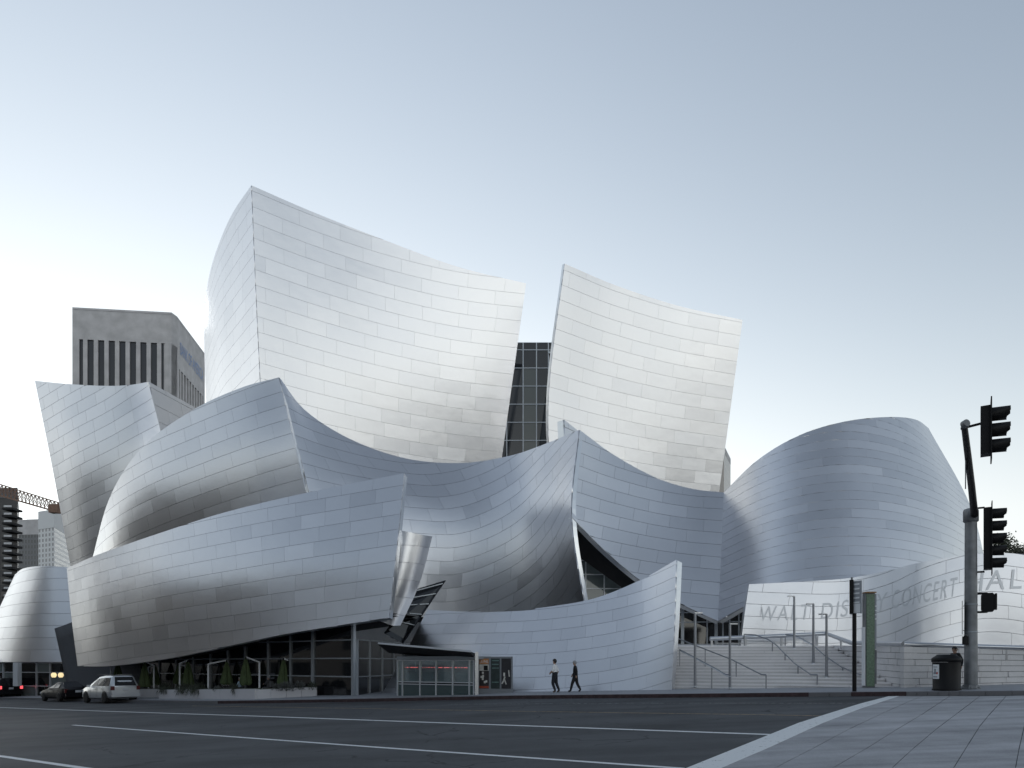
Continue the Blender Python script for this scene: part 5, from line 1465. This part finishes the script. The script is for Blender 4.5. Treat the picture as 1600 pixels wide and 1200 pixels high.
def at_kerb(px, back=1.25):
    """wheel-base centre of a car parked against the kerb, seen in direction px"""
    k = (px - CX) / FPX; best = None
    for q in kd:
        e = abs(q.x / q.y - k)
        if best is None or e < best[0]: best = (e, q)
    q = best[1]; nrm = Vector((-math.sin(car_dir), math.cos(car_dir), 0)); nrm = nrm if nrm.y < 0 else -nrm
    p = q + nrm * back; p.z = gz(p.x, p.y); return p
def settle(o):
    """lean the parked car with the slope of the street"""
    x, y = o.location.x, o.location.y; f = Vector((math.cos(car_dir), math.sin(car_dir)))
    dz = (gz(x + f.x, y + f.y) - gz(x - f.x, y - f.y)) / 2; o.rotation_euler = (0, -math.atan(dz), car_dir)
settle(car(road(172, 1097.6), car_dir, SUV, M['silver'], 'silver off-road car parked at the kerb, nearest the terrace'))
settle(car(road(101, 1095.2), car_dir, SEDAN, M['blackcar'], 'low black saloon parked ahead of the silver car'))
settle(car(road(3, 1091.0), car_dir, BIG, M['blackcar'], 'tall black off-road car with red tail lights at the left edge', True))

# ------------------------------------------------------------------ street furniture at the corner
M['galv'] = simple('galvanised_steel', (0.22, 0.23, 0.24), 0.55, 0.5, noise=0.3, nscale=2.5)
M['binblack'] = simple('black_bin_plastic', (0.006, 0.006, 0.007), 0.5, spec=0.25, bump=.1)
M['sticker'] = simple('white_sticker', (0.74, 0.76, 0.78), 0.6)
dP = walkd(1517, 1076.5)
sp = setp(empty('signal_pole', tuple(walk(1517, dP))), 'thick grey signal pole with a mast arm at the corner', 'signal pole')
b_ = walk(1517, dP); t_ = P(1516, 800, dP)
m = MB(); m.tube([b_, Vector((b_.x, b_.y, t_.z))], [.215, .19], 24); child_at(m.build('pole', M['galv']), sp)
m = MB(); m.lathe([(.32, 0), (.32, .03), (.29, .05), (.27, .14), (.225, .16)], b_, 8, False); child_at(m.build('base_flange', M['galv']), sp)
for k in range(6):
    m = MB(); a = k * math.pi / 3; m.lathe([(.025, 0), (.025, .06), (.01, .07)], b_ + Vector((math.cos(a) * .29, math.sin(a) * .29, .02)), 6); child_at(m.build('anchor_bolt', M['galv']), sp)
tz = Vector((b_.x, b_.y, t_.z))
m = MB(); m.lathe([(.20, -.38), (.25, -.34), (.25, .02), (.22, .10), (.12, .13)], tz, 16); child_at(m.build('collar', M['galv']), sp)
e_ = P(1506.5, 664, 17.6); s_ = tz + Vector((0, -.2, -.15))
m = MB(); m.tube([s_, s_.lerp(e_, .35) + Vector((0, 0, .10)), s_.lerp(e_, .7) + Vector((0, 0, .08)), e_], [.12, .105, .09, .075], 14); child_at(m.build('mast_arm', M['black']), sp)
m = MB(); m.tube([e_ + Vector((-.02, 0, 0)), e_ + Vector((.0, -.12, .02))], .10, 12); child_at(m.build('arm_cap', M['galv']), sp)
mid = s_.lerp(e_, .62)
for k, (zz, nm) in enumerate(((.15, 'name_plate'), (-.38, 'name_plate'))):
    m = MB(); q = mid + Vector((-.10, 0, zz - .05)); m.box(q, (.03, 1.0, .34), Matrix.Rotation(-math.atan2(1507 - CX, FPX), 3, 'Z')); child_at(m.build(nm, M['galv']), sp)
for dz_ in (2.05, 3.05):
    m = MB(); m.lathe([(.205, 0), (.215, .005), (.215, .03), (.205, .035)], b_ + Vector((0, 0, dz_)), 20); child_at(m.build('strap', M['mullion']), sp)
m = MB(); q = P(1503.5, 965, dP); m.box(q, (.02, .35, 1.2), Matrix.Rotation(-math.atan2(1503 - CX, FPX), 3, 'Z')); child_at(m.build('side_sign', M['black']), sp)
for py_ in (947, 985):
    m = MB(); q = P(1505, py_, dP); m.bar(q, Vector((b_.x, b_.y, q.z)), .03); child_at(m.build('sign_bracket', M['galv']), sp)
m = MB(); q = P(1505.5, 1001, dP) + Vector((0, -.1, 0)); m.box(q, (.13, .16, .30)); bx_ = m.build('push_button_box', M['black']); child_at(bx_, sp)
m = MB(); m.lathe([(.05, 0), (.045, .03), (.01, .04)], q + Vector((0, 0, .15)), 10); child_at(m.build('push_button_cap', M['black']), sp)
M['lens'] = glass_mat('signal_lens', (0.03, 0.02, 0.02), 0.2)
def signal(top, n, h, d, px, label, bracket):
    """traffic signal facing right; top/h in metres"""
    c0 = P(px, top, d); root = setp(empty('traffic_signal', tuple(c0)), label, 'traffic signal', group='black traffic signals on the corner pole')
    sec = h / n; w = sec * 0.98
    m = MB(); m.box(c0 + Vector((0, 0, -h / 2)), (w * .55, w, h)); child_at(m.build('housing', M['black']), root)
    m = MB(); m.box(c0 + Vector((w * .30, 0, -h / 2)), (.03, w * 1.55, h + w * .9)); child_at(m.build('back_plate', M['black']), root)
    for k in range(n):
        z = c0.z - sec * (k + .5); q = Vector((c0.x + w * .32, c0.y, z)); r = sec * .43; vs = []; N_ = 14
        for j in range(N_ + 1):
            a = R(-55) + (math.pi + R(110)) * j / N_
            ln = w * 1.0 * (1.0 if 20 < j * 100 / N_ < 80 else .8)
            vs += [q + Vector((0, math.cos(a) * r, math.sin(a) * r)), q + Vector((ln, math.cos(a) * r, math.sin(a) * r - .02)), q + Vector((0, math.cos(a) * (r - .012), math.sin(a) * (r - .012))), q + Vector((ln, math.cos(a) * (r - .012), math.sin(a) * (r - .012) - .02))]
        fs = []
        for j in range(N_):
            a = 4 * j; fs += [(a, a + 1, a + 5, a + 4), (a + 2, a + 6, a + 7, a + 3), (a + 1, a + 3, a + 7, a + 5)]
        v = meshobj('visor', vs, fs, M['black'], None, smooth=True); child_at(v, root)
        m = MB(); m.lathe([(r * .95, 0), (r * .7, .03), (.01, .05)], (0, 0, 0), 14); l_ = m.build('lens', M['lens']); l_.rotation_euler = (0, math.pi / 2, 0); l_.location = q; child_at(l_, root)
    for z, ee in bracket:
        m = MB(); a = Vector((c0.x - w * .2, c0.y, z)); m.tube([a, Vector((ee.x, ee.y, z))] if abs(ee.z - z) < .05 else [a, ee], .035, 8); child_at(m.build('bracket', M['black']), root)
    return root
top3 = P(1540, 636, 17.6)
signal(637, 3, 74 / FPX * 17.6 * S, 17.6, 1540, 'three-lamp traffic signal hanging at the end of the mast arm', [(P(1540, 660.5, 17.6).z, P(1507, 664, 17.6))])
signal(794, 5, 96 / FPX * dP * S, dP, 1543, 'tall five-lamp traffic signal on the pole', [(P(1543, 792.5, dP).z, P(1520, 792.5, dP)), (P(1543, 893, dP).z, P(1520, 893, dP))])
YAW = -math.atan2(1517 - CX, FPX)
for o in list(COL.objects):
    if o.parent is None and o.name.startswith('traffic_signal'): o.rotation_euler = (0, 0, YAW)
# pedestrian signal
c0 = P(1543.5, 941.5, dP); ps = setp(empty('pedestrian_signal', tuple(c0)), 'boxy black pedestrian signal halfway up the pole', 'pedestrian signal')
m = MB(); hw_ = 9.0 / FPX * dP * S; hh_ = 14.5 / FPX * dP * S
m.prism([c0 + Vector((x * hw_, -.2, z * hh_)) for x, z in ((-1, -.75), (-.7, -1), (.7, -1), (1, -.75), (1, .75), (.7, 1), (-.7, 1), (-1, .75))], (0, .42, 0)); child_at(m.build('housing', M['black']), ps)
m = MB(); m.box(c0 + Vector((hw_ + .03, 0, .02)), (.07, .44, hh_ * 1.7)); child_at(m.build('visor', M['black']), ps)
for s in (1, -1):
    z = c0.z + s * hh_ * 1.0; m = MB(); m.tube([Vector((c0.x, c0.y, z - s * .05)), Vector((c0.x - .02, c0.y, z)), Vector((b_.x, b_.y, z))], .04, 8); child_at(m.build('bracket', M['black']), ps)

ps.rotation_euler = (0, 0, YAW)
# litter bin
dB_ = walkd(1479, 1078.5); bl = walk(1479, dB_); hb_ = 56 / FPX * dB_ * S; rb = 20.0 / FPX * dB_ * S
bn = setp(empty('litter_bin', tuple(bl)), 'black round litter bin with a domed lid and white sticker', 'litter bin')
m = MB(); m.lathe([(rb * .95, 0), (rb * .97, hb_ * .04), (rb * .94, hb_ * .05), (rb * .97, hb_ * .76), (rb * .97, hb_ * .78)], bl, 36); child_at(m.build('drum', M['binblack']), bn)
m = MB(); m.lathe([(rb * .98, hb_ * .785), (rb * 1.03, hb_ * .79), (rb * 1.03, hb_ * .885), (rb * .98, hb_ * .905), (rb * .74, hb_ * .965), (rb * .66, hb_ * .995), (rb * .5, hb_ * 1.0), (rb * .48, hb_ * .96)], bl, 36); child_at(m.build('lid', M['binblack']), bn)
m = MB(); m.lathe([(rb * 1.0, 0), (rb * 1.0, hb_ * .035)], bl, 36); child_at(m.build('foot_ring', M['binblack']), bn)
def on_bin(a0, a1, z0, z1, mat, nm, off):
    vs = []; K = 6
    for k in range(K + 1):
        a = a0 + (a1 - a0) * k / K
        for z in (z0, z1): vs.append(bl + Vector((math.cos(a) * rb * off, math.sin(a) * rb * off, z * hb_)))
    o = meshobj(nm, vs, [(2 * k, 2 * k + 2, 2 * k + 3, 2 * k + 1) for k in range(K)], mat); child_at(o, bn); return o
a_m = R(-90 - 48); ctr = math.atan2(-bl.y, -bl.x)
s0 = ctr - R(70)
on_bin(s0, s0 + R(40), .32, .72, M['sticker'], 'sticker', .985)
M['inkgrey'] = simple('grey_print', (0.25, 0.27, 0.30), 0.6); M['inkred'] = simple('red_print', (0.5, 0.08, 0.07), 0.6)
on_bin(s0 + R(8), s0 + R(30), .45, .50, M['inkgrey'], 'sticker_print', .99); on_bin(s0 + R(14), s0 + R(24), .50, .60, M['inkgrey'], 'sticker_print', .99)
on_bin(s0 + R(27), s0 + R(34), .45, .51, M['inkred'], 'sticker_print', .991); on_bin(s0 + R(6), s0 + R(32), .36, .39, M['inkgrey'], 'sticker_print', .99); on_bin(s0 + R(6), s0 + R(32), .64, .66, M['inkgrey'], 'sticker_print', .99)

# bus-stop post and green pylon
dS = walkd(1335, 1080.5); bs = walk(1335, dS); ss = setp(empty('sign_post', tuple(bs)), 'black post with a black sign box edge-on in front of the stairs', 'sign post')
m = MB(); m.tube([bs, P(1335, 950, dS)], .075, 12); child_at(m.build('post', M['black']), ss)
m = MB(); m.tube([P(1332, 950, dS), P(1331, 902, dS)], .04, 8); child_at(m.build('upper_post', M['galv']), ss)
q = P(1330.5, 933, dS); m = MB(); m.box(q, (.14, .55, 52 / FPX * dS * S), Matrix.Rotation(-math.atan2(1330 - CX, FPX), 3, 'Z')); child_at(m.build('sign_box', M['black']), ss)
M['signgrey'] = simple('grey_sign_face', (0.30, 0.32, 0.35), 0.5)
rt = Matrix.Rotation(R(-62), 3, 'Z'); q = P(1338.5, 933, dS - .3)
m = MB(); m.box(q, (.42, .03, 50 / FPX * dS * S), rt); fo = m.build('sign_face', M['signgrey']); child_at(fo, ss)
nf = rt @ Vector((0, -1, 0)); 
for k in range(5):
    m = MB(); m.box(q + nf * .02 + Vector((0, 0, .48 - k * .17)), (.26, .012, .06), rt); child_at(m.build('sign_line', M['sticker']), ss)
m = MB(); m.box(q + nf * .02 + Vector((0, 0, -.42)), (.32, .012, .34), rt); child_at(m.build('sign_patch', M['sticker']), ss)

M['pylon_green'] = simple('mottled_green_panel', (0.155, 0.225, 0.155), 0.55, noise=0.35, nscale=14)
M['copper'] = simple('copper_trim', (0.30, 0.17, 0.08), 0.5, 0.3)
dY = walkd(1360, 1074.5); by_ = walk(1359.5, dY); py_r = setp(empty('wayfinding_pylon', tuple(by_)), 'tall narrow green pylon standing at the foot of the stairs', 'pylon')
hp = 148 / FPX * dY * S; wp = 14 / FPX * dY * S
m = MB(); m.box(by_ + Vector((0, .12, hp / 2)), (wp * 1.05, .26, hp)); child_at(m.build('core', M['galv']), py_r)
m = MB(); m.box(by_ + Vector((0, -.03, hp * .5)), (wp * .86, .04, hp * .97)); child_at(m.build('green_panel', M['pylon_green']), py_r)
m = MB(); m.box(by_ + Vector((0, .06, hp + .02)), (wp * 1.1, .36, .05)); child_at(m.build('copper_cap', M['copper']), py_r)
m = MB(); m.box(by_ + Vector((wp * .62, .1, hp * .70)), (.06, .22, hp * .58)); child_at(m.build('side_panel', M['signgrey']), py_r)
m = MB(); m.box(by_ + Vector((wp * .64, .1, hp * .22)), (.06, .22, hp * .36)); child_at(m.build('side_panel', M['galv']), py_r)
m = MB(); m.box(by_ + Vector((-wp * .60, .1, hp * .33)), (.05, .2, hp * .62)); child_at(m.build('side_panel', M['whitemetal']), py_r)
for k in range(4):
    m = MB(); m.box(by_ + Vector((wp * .66, -.01, hp * (.86 - k * .045))), (.10, .04, .05)); child_at(m.build('side_mark', M['sticker']), py_r)

# ------------------------------------------------------------------ tree behind the lettered wall
def tree(base, h, r, label, n=4200):
    root = setp(empty('tree', tuple(base)), label, 'tree')
    bark = simple('bark', (0.06, 0.05, 0.04), 0.9, noise=.3); top = base + Vector((0, 0, h))
    m = MB(); m.tube([base, base + Vector((.1, 0, h * .3)), base + Vector((-.1, 0, h * .55)), base + Vector((0, 0, h * .8))], [.28, .22, .16, .07], 10); tr = m.build('trunk', bark); child_at(tr, root)
    cl = []
    for i in range(16):
        a = random.uniform(0, 2 * math.pi); z = h * random.uniform(.62, .97); rr = r * random.uniform(.25, .95) * math.sqrt(max(.1, 1 - ((z - h * .8) / (h * .24)) ** 2))
        c = base + Vector((math.cos(a) * rr, math.sin(a) * rr, z)); cl.append(c)
        m = MB(); m.tube([base + Vector((0, 0, h * random.uniform(.4, .65))), c.lerp(base + Vector((0, 0, z)), .5), c], [.07, .045, .02], 6); o = m.build('limb', bark); o.parent = tr; o.matrix_parent_inverse = Matrix.Translation(-Vector(root.location))
    vs = []; fs = []
    for i in range(n):
        c = random.choice(cl); p = c + Vector((random.gauss(0, .42), random.gauss(0, .42), random.gauss(0, .34)))
        d1 = Vector((random.uniform(-1, 1), random.uniform(-1, 1), random.uniform(-1, 1))).normalized(); d2 = d1.cross(Vector((random.uniform(-1, 1), random.uniform(-1, 1), random.uniform(-1, 1)))).normalized()
        l_, w_ = random.uniform(.10, .18), random.uniform(.04, .07); k = len(vs)
        vs += [p - d1 * l_, p + d2 * w_, p + d1 * l_, p - d2 * w_]; fs.append((k, k + 1, k + 2, k + 3))
    child_at(meshobj('crown', vs, fs, M['treeleaf']), root)
M['treeleaf'] = simple('dark_tree_leaves', (0.045, 0.055, 0.035), 0.7, noise=.4, nscale=2)
tb = P(1597, 1035, 58); tb.z = 2.0; tree(tb, P(1600, 836, 58).z - 2.0, 2.4, 'dark leafy tree peeping over the lettered wall at the right edge')
